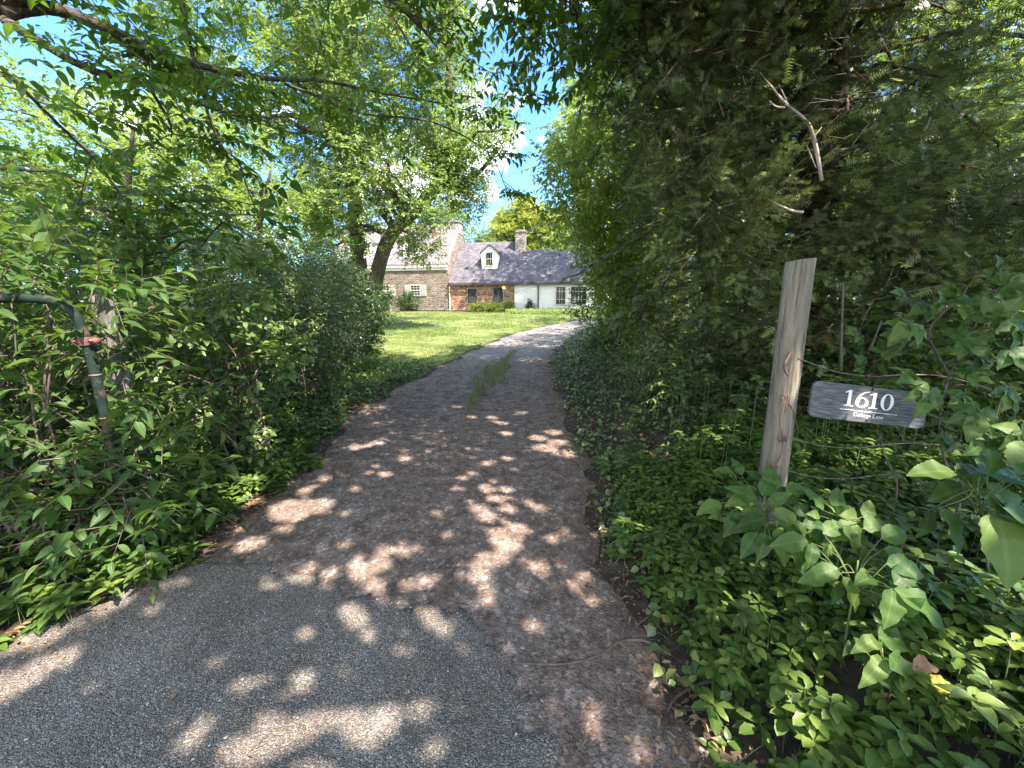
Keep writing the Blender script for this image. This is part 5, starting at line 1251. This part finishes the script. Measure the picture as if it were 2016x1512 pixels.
for q, lab in (((1572, 706, 1.90), 'rusty fence wire running from the post top hook behind the sign'),
               ((1541, 856, 1.88), 'rusty fence wire at mid height passing below the sign'),
               ((1521, 917, 1.88), 'lowest rusty fence wire sagging into the leaves right of the post')):
    x0, y0, Y0 = q
    lb = LB(); pts = []
    for f in np.linspace(0, 1, 9):
        Y = Y0 + 0.02 + f * 0.9
        pts.append(np.array(at(x0 + f * 560, y0 + f * (60 if y0 > 800 else 95) + 14 * math.sin(f * 9), Y)))
    pts[0] = np.array(at(x0, y0, Y0 - 0.02))
    P_ = np.array(pts); lb.tube(P_, 0.0021, 5, 0, 5)
    lb.tube(P_ + np.array([[0.002 * math.sin(i * 2.2), 0.002, 0.004 * math.cos(i * 2.2)] for i in range(9)]), 0.0018, 5, 0, 5)
    for f in (2, 4, 6):
        c = P_[f]; lb.segs([c + [-0.01, 0, -0.014]], [c + [0.012, 0.004, 0.016]], 0.0018, 0.0008); lb.segs([c + [0.012, 0, -0.012]], [c + [-0.012, 0.003, 0.014]], 0.0018, 0.0008)
    o = lb.build('fence_wire', [M['wire'], M['wire']]); tag(o, lab, 'wire', 'fence wires on the right post')

# ---- sign
S = thing('house_number_sign', 'grey wood grain sign reading 1610 Cottage Lane hung on the wires beside the post', 'sign')
ctr = np.array(at(1710, 797, 1.93))
SW, SH = 0.545, 0.185
c00, c10 = np.array(at(1600, 786, 1.93)), np.array(at(1824, 812, 1.97))
xv = nrm(c10 - c00); nv = nrm(np.array([0.05, -1, 0.12])); nv = nrm(nv - xv * (nv @ xv)); zv = np.cross(nv, -xv); zv = zv if zv[2] > 0 else -zv
S.matrix_world = Matrix(((xv[0], -nv[0], zv[0], ctr[0]), (xv[1], -nv[1], zv[1], ctr[1]), (xv[2], -nv[2], zv[2], ctr[2]), (0, 0, 0, 1)))
SW = float(np.linalg.norm(c10 - c00))
def rounded(wd, ht, r, n=8):
    o = []
    for cx, cz, a0 in ((wd / 2 - r, ht / 2 - r, 0), (-wd / 2 + r, ht / 2 - r, 90), (-wd / 2 + r, -ht / 2 + r, 180), (wd / 2 - r, -ht / 2 + r, 270)):
        for i in range(n + 1):
            a = math.radians(a0 + 90 * i / n); o.append((cx + r * math.cos(a), cz + r * math.sin(a)))
    return o
m = MB(); m.prism_y(rounded(SW, SH, 0.035), -0.006, 0.006); m.build('board', 'sign_wood', S)
class Glyph:
    """serif letters drawn as thick strokes, each stroke a hair in front of the last"""
    def __init__(s): s.m = MB(); s.y = -0.0072
    def poly(s, pts):
        s.y -= 0.00006; n = len(pts); y1 = s.y
        s.m.add([(x, y1, z) for x, z in pts], [tuple(range(n))])
    def bar(s, x0, z0, x1, z1): s.poly([(x0, z0), (x1, z0), (x1, z1), (x0, z1)])
    def ring(s, cx, cz, rx, rz, tx, tz, a0=0, a1=360, n=28, dx=0.0):
        s.y -= 0.00006; V = []; Fs = []
        for i in range(n + 1):
            a = math.radians(a0 + (a1 - a0) * i / n)
            V.append((cx + rx * math.cos(a), s.y, cz + rz * math.sin(a))); V.append((cx + (rx - tx) * math.cos(a), s.y, cz + (rz - tz) * math.sin(a)))
        for i in range(n): Fs.append((2 * i, 2 * i + 2, 2 * i + 3, 2 * i + 1))
        s.m.add(V, Fs)
def digit(g, ch, x, z, H_):
    u = H_
    if ch == '1':
        g.bar(x - 0.085 * u, z + 0.05 * u, x + 0.085 * u, z + 1.0 * u); g.bar(x - 0.24 * u, z, x + 0.24 * u, z + 0.055 * u)
        g.poly([(x - 0.09 * u, z + 0.055 * u), (x - 0.16 * u, z + 0.055 * u), (x - 0.09 * u, z + 0.12 * u)]); g.poly([(x + 0.09 * u, z + 0.12 * u), (x + 0.16 * u, z + 0.055 * u), (x + 0.09 * u, z + 0.055 * u)])
        g.poly([(x - 0.27 * u, z + 0.84 * u), (x - 0.26 * u, z + 0.81 * u), (x - 0.08 * u, z + 0.86 * u), (x + 0.06 * u, z + 1.0 * u), (x - 0.02 * u, z + 1.0 * u)])
    elif ch == '0':
        g.ring(x, z + 0.5 * u, 0.33 * u, 0.52 * u, 0.17 * u, 0.05 * u, n=40)
    elif ch == '6':
        g.ring(x, z + 0.305 * u, 0.32 * u, 0.325 * u, 0.155 * u, 0.05 * u, n=36)
        V = []; n = 16; g.y -= 0.00006
        for i in range(n + 1):
            a = math.radians(182 - 92 * i / n); th = 0.16 * (1 - i / n) ** 0.8 + 0.03
            ox, oz = x + 0.30 * u + 0.62 * u * math.cos(a), z + 0.32 * u + 0.70 * u * math.sin(a)
            ix, iz = x + 0.30 * u + (0.62 - th) * u * math.cos(a), z + 0.32 * u + (0.70 - th * 0.7) * u * math.sin(a)
            V += [(ox, g.y, oz), (ix, g.y, iz)]
        g.m.add(V, [(2 * i, 2 * i + 2, 2 * i + 3, 2 * i + 1) for i in range(n)])
g = Glyph(); H_ = 0.083; zb = -0.018
for ch, x in zip('1610', (-0.083, -0.030, 0.019, 0.073)): digit(g, ch, x - 0.005, zb, H_)
g.m.V = [(a * 1.36, b, c) for a, b, c in g.m.V]
g.m.build('house_number', 'white', S)
g = Glyph(); zl = -0.0365
g.bar(-0.125, zl - 0.0014, -0.028, zl + 0.0014); g.bar(0.028, zl - 0.0014, 0.125, zl + 0.0014)
for s_ in (-1, 1):
    g.poly([(s_ * 0.030, zl + 0.008), (s_ * 0.023, zl), (s_ * 0.030, zl - 0.008), (s_ * 0.027, zl)])
    g.ring(s_ * 0.011, zl, 0.010, 0.0035, 0.0026, 0.0018)
g.poly([(-0.004, zl), (0, zl + 0.005), (0.004, zl), (0, zl - 0.005)])
g.m.V = [(a * 1.3, b, c) for a, b, c in g.m.V]
g.m.build('ornament', 'white', S)
def small(g, ch, x, z, u):
    st = 0.24 * u; th = 0.09 * u; X = u * 0.95
    if ch == 'C':
        g.ring(x + 0.62 * u, z + 0.75 * u, 0.62 * u, 0.78 * u, 0.27 * u, 0.1 * u, 42, 318); g.bar(x + 1.0 * u, z + 1.0 * u, x + 1.12 * u, z + 1.5 * u); return 1.38
    if ch == 'L':
        g.bar(x + 0.15 * u, z, x + 0.43 * u, z + 1.5 * u); g.bar(x, z, x + 1.1 * u, z + 0.11 * u); g.bar(x, z + 1.39 * u, x + 0.58 * u, z + 1.5 * u); g.poly([(x + 1.0 * u, z + 0.1 * u), (x + 1.1 * u, z + 0.1 * u), (x + 1.15 * u, z + 0.5 * u), (x + 1.05 * u, z + 0.5 * u)]); return 1.3
    if ch == 'o': g.ring(x + 0.47 * u, z + 0.47 * u, 0.47 * u, 0.5 * u, 0.24 * u, 0.09 * u); return 1.1
    if ch == 't':
        g.bar(x + 0.14 * u, z + 0.1 * u, x + 0.38 * u, z + 1.3 * u); g.bar(x, z + 0.86 * u, x + 0.6 * u, z + 0.97 * u); g.ring(x + 0.42 * u, z + 0.22 * u, 0.28 * u, 0.24 * u, 0.2 * u, 0.1 * u, 180, 330); return 0.72
    if ch == 'a':
        g.bar(x + 0.48 * u, z + 0.05 * u, x + 0.72 * u, z + 0.72 * u); g.ring(x + 0.36 * u, z + 0.27 * u, 0.34 * u, 0.29 * u, 0.2 * u, 0.09 * u); g.ring(x + 0.40 * u, z + 0.66 * u, 0.32 * u, 0.31 * u, 0.22 * u, 0.09 * u, 0, 170); g.bar(x + 0.7 * u, z, x + 0.88 * u, z + 0.1 * u); return 1.0
    if ch == 'g':
        g.ring(x + 0.42 * u, z + 0.6 * u, 0.38 * u, 0.37 * u, 0.2 * u, 0.08 * u); g.ring(x + 0.44 * u, z - 0.12 * u, 0.44 * u, 0.28 * u, 0.16 * u, 0.1 * u); g.bar(x + 0.72 * u, z + 0.86 * u, x + 0.98 * u, z + 0.97 * u); return 1.05
    if ch == 'e':
        g.ring(x + 0.45 * u, z + 0.47 * u, 0.45 * u, 0.5 * u, 0.23 * u, 0.09 * u, 0, 315); g.bar(x + 0.2 * u, z + 0.45 * u, x + 0.86 * u, z + 0.55 * u); return 1.02
    if ch == 'n':
        g.bar(x + 0.12 * u, z, x + 0.36 * u, z + 0.95 * u); g.bar(x, z, x + 0.48 * u, z + 0.09 * u); g.bar(x, z + 0.86 * u, x + 0.3 * u, z + 0.95 * u)
        g.ring(x + 0.58 * u, z + 0.62 * u, 0.34 * u, 0.34 * u, 0.22 * u, 0.1 * u, 0, 170); g.bar(x + 0.69 * u, z, x + 0.93 * u, z + 0.64 * u); g.bar(x + 0.6 * u, z, x + 1.04 * u, z + 0.09 * u); return 1.15
    return 0.5
g = Glyph(); u = 0.0135; x = -0.082
for ch in 'Cottage Lane': x += small(g, ch, x, -0.066, u) * u + 0.0008
g.m.build('street_name', 'white', S)
for zc in (SH / 2 - 0.012, -SH / 2 + 0.012):
    lb = LB(); sgn = 1 if zc > 0 else -1
    lb.tube(np.array([(0.0, -0.007, zc), (-0.004, -0.012, zc + 0.008 * sgn), (0.0, -0.010, zc + 0.02 * sgn), (0.006, 0.0, zc + 0.026 * sgn), (0.02, 0.005, zc + 0.03 * sgn)]), 0.0018, 6, 0, 4)
    lb.tube(np.array([(0, -0.0062, zc), (0, -0.0085, zc)]), 0.006, 10)
    lb.build('hanging_wire', [M['black'], M['black']], S)

# ------------------------------------------------------------------ gateway: pipe gate and old post on the left
gb = np.array(at(232, 905, 2.08))
G_ = thing('pipe_gate', 'green painted bent pipe gate frame with rusty clamp in the left hedge', 'gate', gb)
pts = [at(-420, 600, 1.75), at(-200, 588, 1.87), at(0, 587, 1.98), at(70, 588, 2.03), at(115, 596, 2.06), at(146, 618, 2.07), at(162, 650, 2.08), at(175, 690, 2.08), at(196, 770, 2.08), at(215, 850, 2.08), at(226, 905, 2.08)]
pts.append(np.array([pts[-1][0] + 0.02, pts[-1][1], hz(pts[-1][0], 2.08) - 0.05]))
lb = LB(); lb.tube(np.array(pts) - gb, 0.0235, 16, 0, 6); lb.build('frame', [M['pipe'], M['pipe']], G_)
def clampm(c, axis_, r, name='clamp'):
    axis_ = nrm(np.array(axis_)); X = nrm(np.cross(axis_, [0, 1.0, 0])); lb = LB()
    lb.tube(np.array([c - axis_ * 0.022, c - axis_ * 0.02, c + axis_ * 0.02, c + axis_ * 0.022]), [r, r * 1.03, r * 1.03, r], 18, 0, 0)
    lb.tube(np.array([c + X * -r * 1.0, c + X * -r * 1.9]), [0.016, 0.012], 8); lb.tube(np.array([c + X * r * 1.0, c + X * r * 2.1]), [0.02, 0.016], 8)
    for s_ in (-1, 1):
        q = c + X * s_ * r * 1.6; lb.tube(np.array([q + [0, -0.03, 0.004], q + [0, 0.03, 0.004]]), 0.009, 6)
    lb.build(name, [M['rust'], M['rust']], G_)
clampm(np.array(at(170, 672, 2.08)) - gb, pts[8] - pts[6], 0.031)
for (x, y) in ((188, 738), (208, 822)):
    c = np.array(at(x, y, 2.08)) - gb; ax = nrm(pts[9] - pts[8]); lb = LB()
    lb.tube(np.array([c - ax * 0.004, c + ax * 0.004]), 0.026, 14); lb.build('wire_band', [M['wire'], M['wire']], G_)
p0, p1 = np.array(at(296, 1000, 2.5)), np.array(at(198, 585, 2.42))
axis = nrm(p1 - p0); p0 = p0 - axis * (p0[2] - hz(p0[0], p0[1]) + 0.1) / axis[2]
t = thing('fence_post', 'leaning split grey old post half hidden in leaves behind the pipe gate', 'post', p0)
V, T, Q = post_mesh(p0, p1, 0.075, 0.062, seed=8, slant=0.05, notch=False, n=18)
me = mesh_np('shaft', V - p0, T, Q); me.materials.append(M['post_old']); link('shaft', me, t)

# ------------------------------------------------------------------ near plants on the right
def palmate(lb, c, D, N, L_, tpl='serr', n=5, WR=0.5, fan=62, rnd=None):
    D = nrm(np.array(D, float)); N = nrm(np.array(N, float) - D * (np.array(N, float) @ D)); B = np.cross(N, D)
    for k in range(n):
        a = math.radians((k - (n - 1) / 2) * fan * (1 if n == 5 else 1.2)); s_ = (1 - 0.28 * abs(k - (n - 1) / 2) / ((n - 1) / 2)) * rng.uniform(0.92, 1.08)
        dd = D * math.cos(a) + B * math.sin(a) + 0.08 * rdir(1)[0] - UP * 0.12
        lb.leaves(tpl, [np.array(c)], dd[None], (N + 0.18 * rdir(1)[0])[None], L_ * s_, L_ * s_ * WR, np.array([rng.random() if rnd is None else rnd]))
def stem(lb, pts, r0, r1, n=4): lb.tube(np.array(pts, float), np.linspace(r0, r1, len(pts)), 6, 0.05, n)
def plant(name, label, cat, base, group=None):
    t = thing(name, label, cat, base, group); return t, np.array(base, float), LB(), LB()
# creeper: (px, py, distance, direction on screen in degrees, leaflet length)
t, off, sb, fl = plant('creeper_vine', 'five leafleted creeper with toothed leaves climbing at the right edge beside the sign', 'vine', (2.15, 1.75, 0.3))
spots = [(1795, 640, 1.85, 200, .115), (1900, 668, 1.8, 10, .13), (1960, 625, 1.85, 70, .115), (1845, 610, 1.95, 100, .10), (1808, 745, 1.72, 160, .115), (1830, 772, 1.66, 250, .105), (1925, 815, 1.62, 250, .115), (1915, 735, 1.75, 30, .08), (1990, 690, 1.7, 340, .13),
         (1985, 770, 1.7, 290, .11), (2010, 850, 1.55, 270, .12), (1700, 720, 2.25, 120, .09), (1740, 690, 2.3, 60, .09), (1690, 655, 2.4, 160, .09), (2020, 590, 1.9, 90, .12), (1880, 575, 2.1, 120, .09), (1780, 580, 2.3, 150, .08), (1960, 540, 2.1, 100, .10), (1900, 780, 1.75, 200, .08), (1900, 600, 1.95, 20, .11), (2000, 640, 1.75, 300, .12), (1950, 860, 1.6, 210, .11), (1860, 860, 1.75, 300, .09), (1985, 560, 2.0, 30, .11), (1820, 600, 2.2, 200, .10), (1770, 655, 2.2, 220, .09), (1935, 700, 1.85, 280, .10)]
nodes = []
for (x, y, Y, a, l_) in spots:
    c = np.array(at(x, y, Y)); a = math.radians(a)
    D = np.array([math.cos(a), -0.35, math.sin(a) * 0.8]); N = np.array([0.1, -0.75, 0.75]) + 0.25 * rdir(1)[0]
    palmate(fl, c - off, D, N, l_ * 1.12, WR=0.66, fan=56)
    nodes.append((c, D))
main = [off, np.array(at(1890, 990, 1.75)), np.array(at(1858, 900, 1.8)), np.array(at(1850, 830, 1.82)), np.array(at(1870, 740, 1.9)), np.array(at(1920, 640, 1.98)), np.array(at(1960, 580, 2.05)), np.array(at(2020, 560, 2.1))]
m2 = [np.array(at(1870, 740, 1.9)), np.array(at(1830, 650, 2.1)), np.array(at(1900, 575, 2.2)), np.array(at(1870, 560, 2.25)), np.array(at(1720, 590, 2.4))]
for q in (main, m2): stem(sb, [p - off for p in q], 0.006, 0.0025, 6)
allp = np.vstack([spline(np.array(q), np.ones(len(q)), 8)[0] for q in (main, m2)])
for c, D in nodes:
    j = int(np.argmin(np.linalg.norm(allp - c, axis=1))); a_, b_ = allp[j], c
    stem(sb, [a_ - off, (a_ + b_) / 2 + [0, 0, 0.02] - off, b_ - off], 0.0025, 0.0016, 3)
sb.build('stems', [M['twig'], M['twig']], t); fl.build('foliage', [M['leaf_near'], M['stem_green']], t)

def seedling(label, base, spots, name='seedling', tpl='serr', WR=0.58, mat='leaf_near', cat='plant', N0=(0, -0.5, 0.85), leaflets=False, group='broad leaved seedlings on the right bank'):
    t, off, sb, fl = plant(name, label, cat, base, group)
    top = np.mean([at(s_[0], s_[1], s_[2]) for s_ in spots], 0)
    mid = off * 0.4 + top * 0.6; mid[2] = off[2] * 0.35 + top[2] * 0.65
    stem(sb, [np.zeros(3), mid - off, top - off], 0.005, 0.003, 5)
    for (x, y, Y, a, l_) in spots:
        c = np.array(at(x, y, Y)); a = math.radians(a)
        D = np.array([math.cos(a), -0.25 * 0 - 0.55 * (math.sin(a) < 0) * abs(math.sin(a)) + 0.4 * max(0, math.sin(a)), math.sin(a) * 0.62])
        N = np.array(N0) + 0.22 * rdir(1)[0]
        k_ = rng.uniform(0.88, 1.14)
        fl.leaves(tpl, [c - off], D[None], N[None], l_ * k_, l_ * k_ * WR * rng.uniform(0.85, 1.1), np.array([rng.random()]))
        nd = mid + (top - mid) * rng.uniform(0.1, 1.05) + rng.normal(0, 0.012, 3)
        stem(sb, [nd - off, (nd + c) / 2 - off + [rng.normal(0, 0.012), rng.normal(0, 0.012), 0.016], c - off], 0.0022, 0.0013, 4)
        c2 = c + rng.normal(0, 0.045, 3) * [1, 1, 0.5] - UP * 0.03; a2 = a + rng.normal(0, 0.9)
        D2 = np.array([math.cos(a2), -0.3, math.sin(a2) * 0.5]); l2 = l_ * rng.uniform(0.5, 0.85)
        fl.leaves(tpl if tpl != 'big' else 'serr', [c2 - off], D2[None], (np.array(N0) + 0.4 * rdir(1)[0])[None], l2, l2 * 0.6, np.array([rng.random()]))
        stem(sb, [nd - off, (nd + c2) / 2 - off + [0, 0, 0.01], c2 - off], 0.002, 0.0012, 3)
    sb.build('stems', [M['stem_green'], M['stem_green']], t); fl.build('foliage', [M[mat], M['stem_green']], t)
def gp(px, py, Y):
    p = at(px, py, Y); return (float(p[0]), float(p[1]), hz(p[0], p[1]) - 0.01)
seedling('seedling with crinkled leaves at the foot of the wooden post', gp(1500, 1040, 1.72),
         [(1480, 975, 1.66, 200, .13), (1500, 1005, 1.62, 215, .15), (1515, 985, 1.66, 300, .14), (1530, 980, 1.68, 340, .13), (1460, 935, 1.72, 100, .09), (1445, 930, 1.74, 160, .09), (1420, 990, 1.68, 200, .12), (1535, 1010, 1.58, 320, .13), (1450, 1010, 1.62, 240, .12), (1548, 968, 1.64, 20, .12), (1560, 1000, 1.58, 330, .13), (1505, 955, 1.68, 120, .11), (1530, 1040, 1.5, 270, .14), (1490, 1050, 1.5, 230, .13), (1580, 1030, 1.52, 350, .12), (1518, 965, 1.62, 80, .12), (1540, 990, 1.6, 30, .13), (1510, 1020, 1.55, 190, .13), (1490, 985, 1.62, 140, .12), (1525, 1000, 1.56, 300, .15), (1545, 1040, 1.5, 280, .14), (1505, 1050, 1.5, 250, .13), (1500, 975, 1.6, 60, .13)])
seedling('upright seedling with two sunlit leaves right of the wooden post', gp(1650, 1080, 1.55),
         [(1620, 1005, 1.55, 105, .12), (1640, 1000, 1.55, 60, .12), (1690, 1030, 1.5, 125, .14), (1700, 1020, 1.5, 55, .12), (1690, 1035, 1.46, 200, .14), (1700, 1040, 1.45, 10, .13), (1660, 1035, 1.45, 290, .12)])
seedling('sprawling seedling with large drooping leaves in the middle of the right bank', gp(1690, 1150, 1.25),
         [(1590, 1065, 1.42, 185, .14), (1600, 1070, 1.40, 250, .10), (1650, 1120, 1.32, 195, .13), (1660, 1135, 1.28, 280, .12), (1620, 1050, 1.44, 30, .12), (1735, 1060, 1.38, 20, .14), (1740, 1080, 1.34, 320, .13), (1745, 1110, 1.25, 350, .15),
          (1760, 1160, 1.18, 320, .21), (1755, 1160, 1.18, 250, .15), (1760, 1150, 1.2, 40, .16)])
seedling('tall broad leaved plant with hanging pale undersides at the right edge', gp(1960, 1150, 1.4),
         [(1880, 930, 1.5, 170, .17), (1890, 945, 1.48, 30, .15), (1930, 930, 1.42, 0, .22), (1940, 950, 1.40, 290, .2), (1850, 1000, 1.40, 280, .19), (1960, 1010, 1.30, 260, .22), (1975, 1000, 1.28, 320, .2), (1900, 960, 1.5, 200, .15), (2010, 930, 1.3, 60, .2)], WR=0.66)
seedling('low plant with one huge round leaf in the bottom right corner', gp(1990, 1490, 0.95),
         [(1975, 1425, 0.98, 185, .17), (2000, 1490, 0.9, 270, .14), (2010, 1440, 0.95, 20, .13), (2000, 1400, 1.0, 70, .12)], tpl='big', WR=0.85, N0=(-0.1, -0.35, 0.95))
seedling('ragged plant with folded leaves beside the curled brown leaf', gp(1760, 1330, 1.05),
         [(1730, 1255, 1.14, 345, .17), (1725, 1260, 1.12, 200, .10), (1740, 1300, 1.08, 220, .12), (1750, 1290, 1.08, 300, .13)], tpl='heart', WR=0.55)
for nm, lab, x, y, Y, l_, mat, a in (('dead_leaf', 'curled reddish brown dead leaf lying on the right bank plants', 1830, 1305, 1.08, 0.075, 'leaf_brown', 200), ('yellow_leaf', 'bright yellow leaf on the plants of the bottom right corner', 1835, 1345, 1.03, 0.075, 'leaf_gold', 330)):
    lb = LB(); a = math.radians(a); c = np.array(at(x, y, Y))
    lb.leaves('heart', [np.zeros(3)], np.array([[math.cos(a), -0.3, 0.1]]), np.array([[0.1, -0.4, 0.9]]), l_, l_ * 0.75)
    o = lb.build(nm, [M[mat], M[mat]]); o.location = c; tag(o, lab, 'leaf')
lb = LB(); c = np.array(gp(490, 1000, 2.75)); lb.leaves('heart', [np.zeros(3)], np.array([[0.8, 0.3, 0.2]]), np.array([[0.1, -0.5, 0.9]]), 0.075, 0.055)
o = lb.build('dead_leaf', [M['leaf_brown'], M['leaf_brown']]); o.location = c + [0, 0, 0.03]; tag(o, 'orange brown dead leaf at the left edge of the drive', 'leaf')

# ---- sticks on the drive
def stick(name, label, pix, r, mat='twig', group='sticks lying on the drive'):
    P_ = []
    for (x, y) in pix:
        Y = np.interp(y, [640, 690, 720, 800, 870, 960, 1050, 1150, 1290, 1420, 1512], [21.5, 11.7, 9.15, 5.7, 4.2, 3.08, 2.4, 1.9, 1.45, 1.18, 1.02])
        p = at(x, y, float(Y)); P_.append((p[0], p[1], max(float(rise(p[1])), hz(p[0], p[1])) + 0.022 + r))
    base = P_[0]; lb = LB(); lb.tube(np.array(P_) - np.array(base), np.linspace(r, r * 0.45, len(P_)), 7, 0.12, 5)
    o = lb.build(name, [M[mat], M[mat]]); o.location = base; tag(o, label, 'stick', group)
stick('fallen_stick', 'long bowed bare stick lying across the right half of the drive', [(1320, 1300), (1270, 1275), (1220, 1275), (1180, 1300), (1120, 1320), (1060, 1322), (1010, 1318)], 0.007)
stick('fallen_stick', 'thick bent root like stick at the lower right edge', [(1400, 1360), (1360, 1372), (1325, 1395), (1308, 1430), (1303, 1475)], 0.008, 'twig_dark')
stick('fallen_stick', 'short curved stick below the bent one at the right edge', [(1398, 1385), (1375, 1408), (1340, 1415), (1322, 1410)], 0.006, 'twig_dark')
stick('fallen_stick', 'straight twig lying on the right verge above the long bowed stick', [(1300, 1210), (1255, 1245), (1222, 1275)], 0.005)
stick('fallen_stick', 'pale thin twig upright on the left part of the drive', [(655, 930), (657, 950), (653, 978)], 0.003)
stick('fallen_stick', 'thin twig across the middle of the drive', [(880, 1155), (900, 1120), (920, 1100)], 0.0035)
stick('fallen_stick', 'thin crooked twig at the left drive edge by the ground cover', [(330, 1120), (240, 1165), (140, 1215), (60, 1262)], 0.005)
# ---- bare vine stems hanging through the left foliage
def hanging(label, pts, r):
    P_ = np.array([at(*q) for q in pts]); base = P_[0]; lb = LB(); lb.tube(P_ - base, np.linspace(r, r * 0.6, len(P_)), 6, 0.1, 5)
    o = lb.build('bare_stem', [M['twig'], M['twig']]); o.location = base; tag(o, label, 'stem', 'bare stems in the undergrowth')
hanging('pale bare upright stem behind the pipe gate', [(98, 620, 2.3), (97, 700, 2.3), (100, 800, 2.3), (104, 900, 2.32)], 0.012)
hanging('thin leaning stem left of the leaning shade tree', [(560, 480, 6.5), (590, 560, 6.5), (585, 660, 6.4)], 0.012)
hanging('thin looping vine hanging beside the evergreen above the right verge', [(1292, 420, 4.6), (1300, 500, 4.5), (1335, 560, 4.4), (1350, 620, 4.4)], 0.005)
hanging('bright straight sapling stem right of the evergreen trunk', [(1655, 730, 3.2), (1657, 650, 3.2), (1660, 560, 3.25)], 0.012)
hanging('sunlit broken stick leaning above the house number sign', [(1712, 690, 2.5), (1726, 655, 2.55), (1735, 630, 2.6)], 0.008)
hanging('reddish forked stem rising below the house number sign', [(1760, 1000, 1.9), (1765, 950, 1.9), (1740, 890, 1.95), (1735, 850, 2.0)], 0.005)
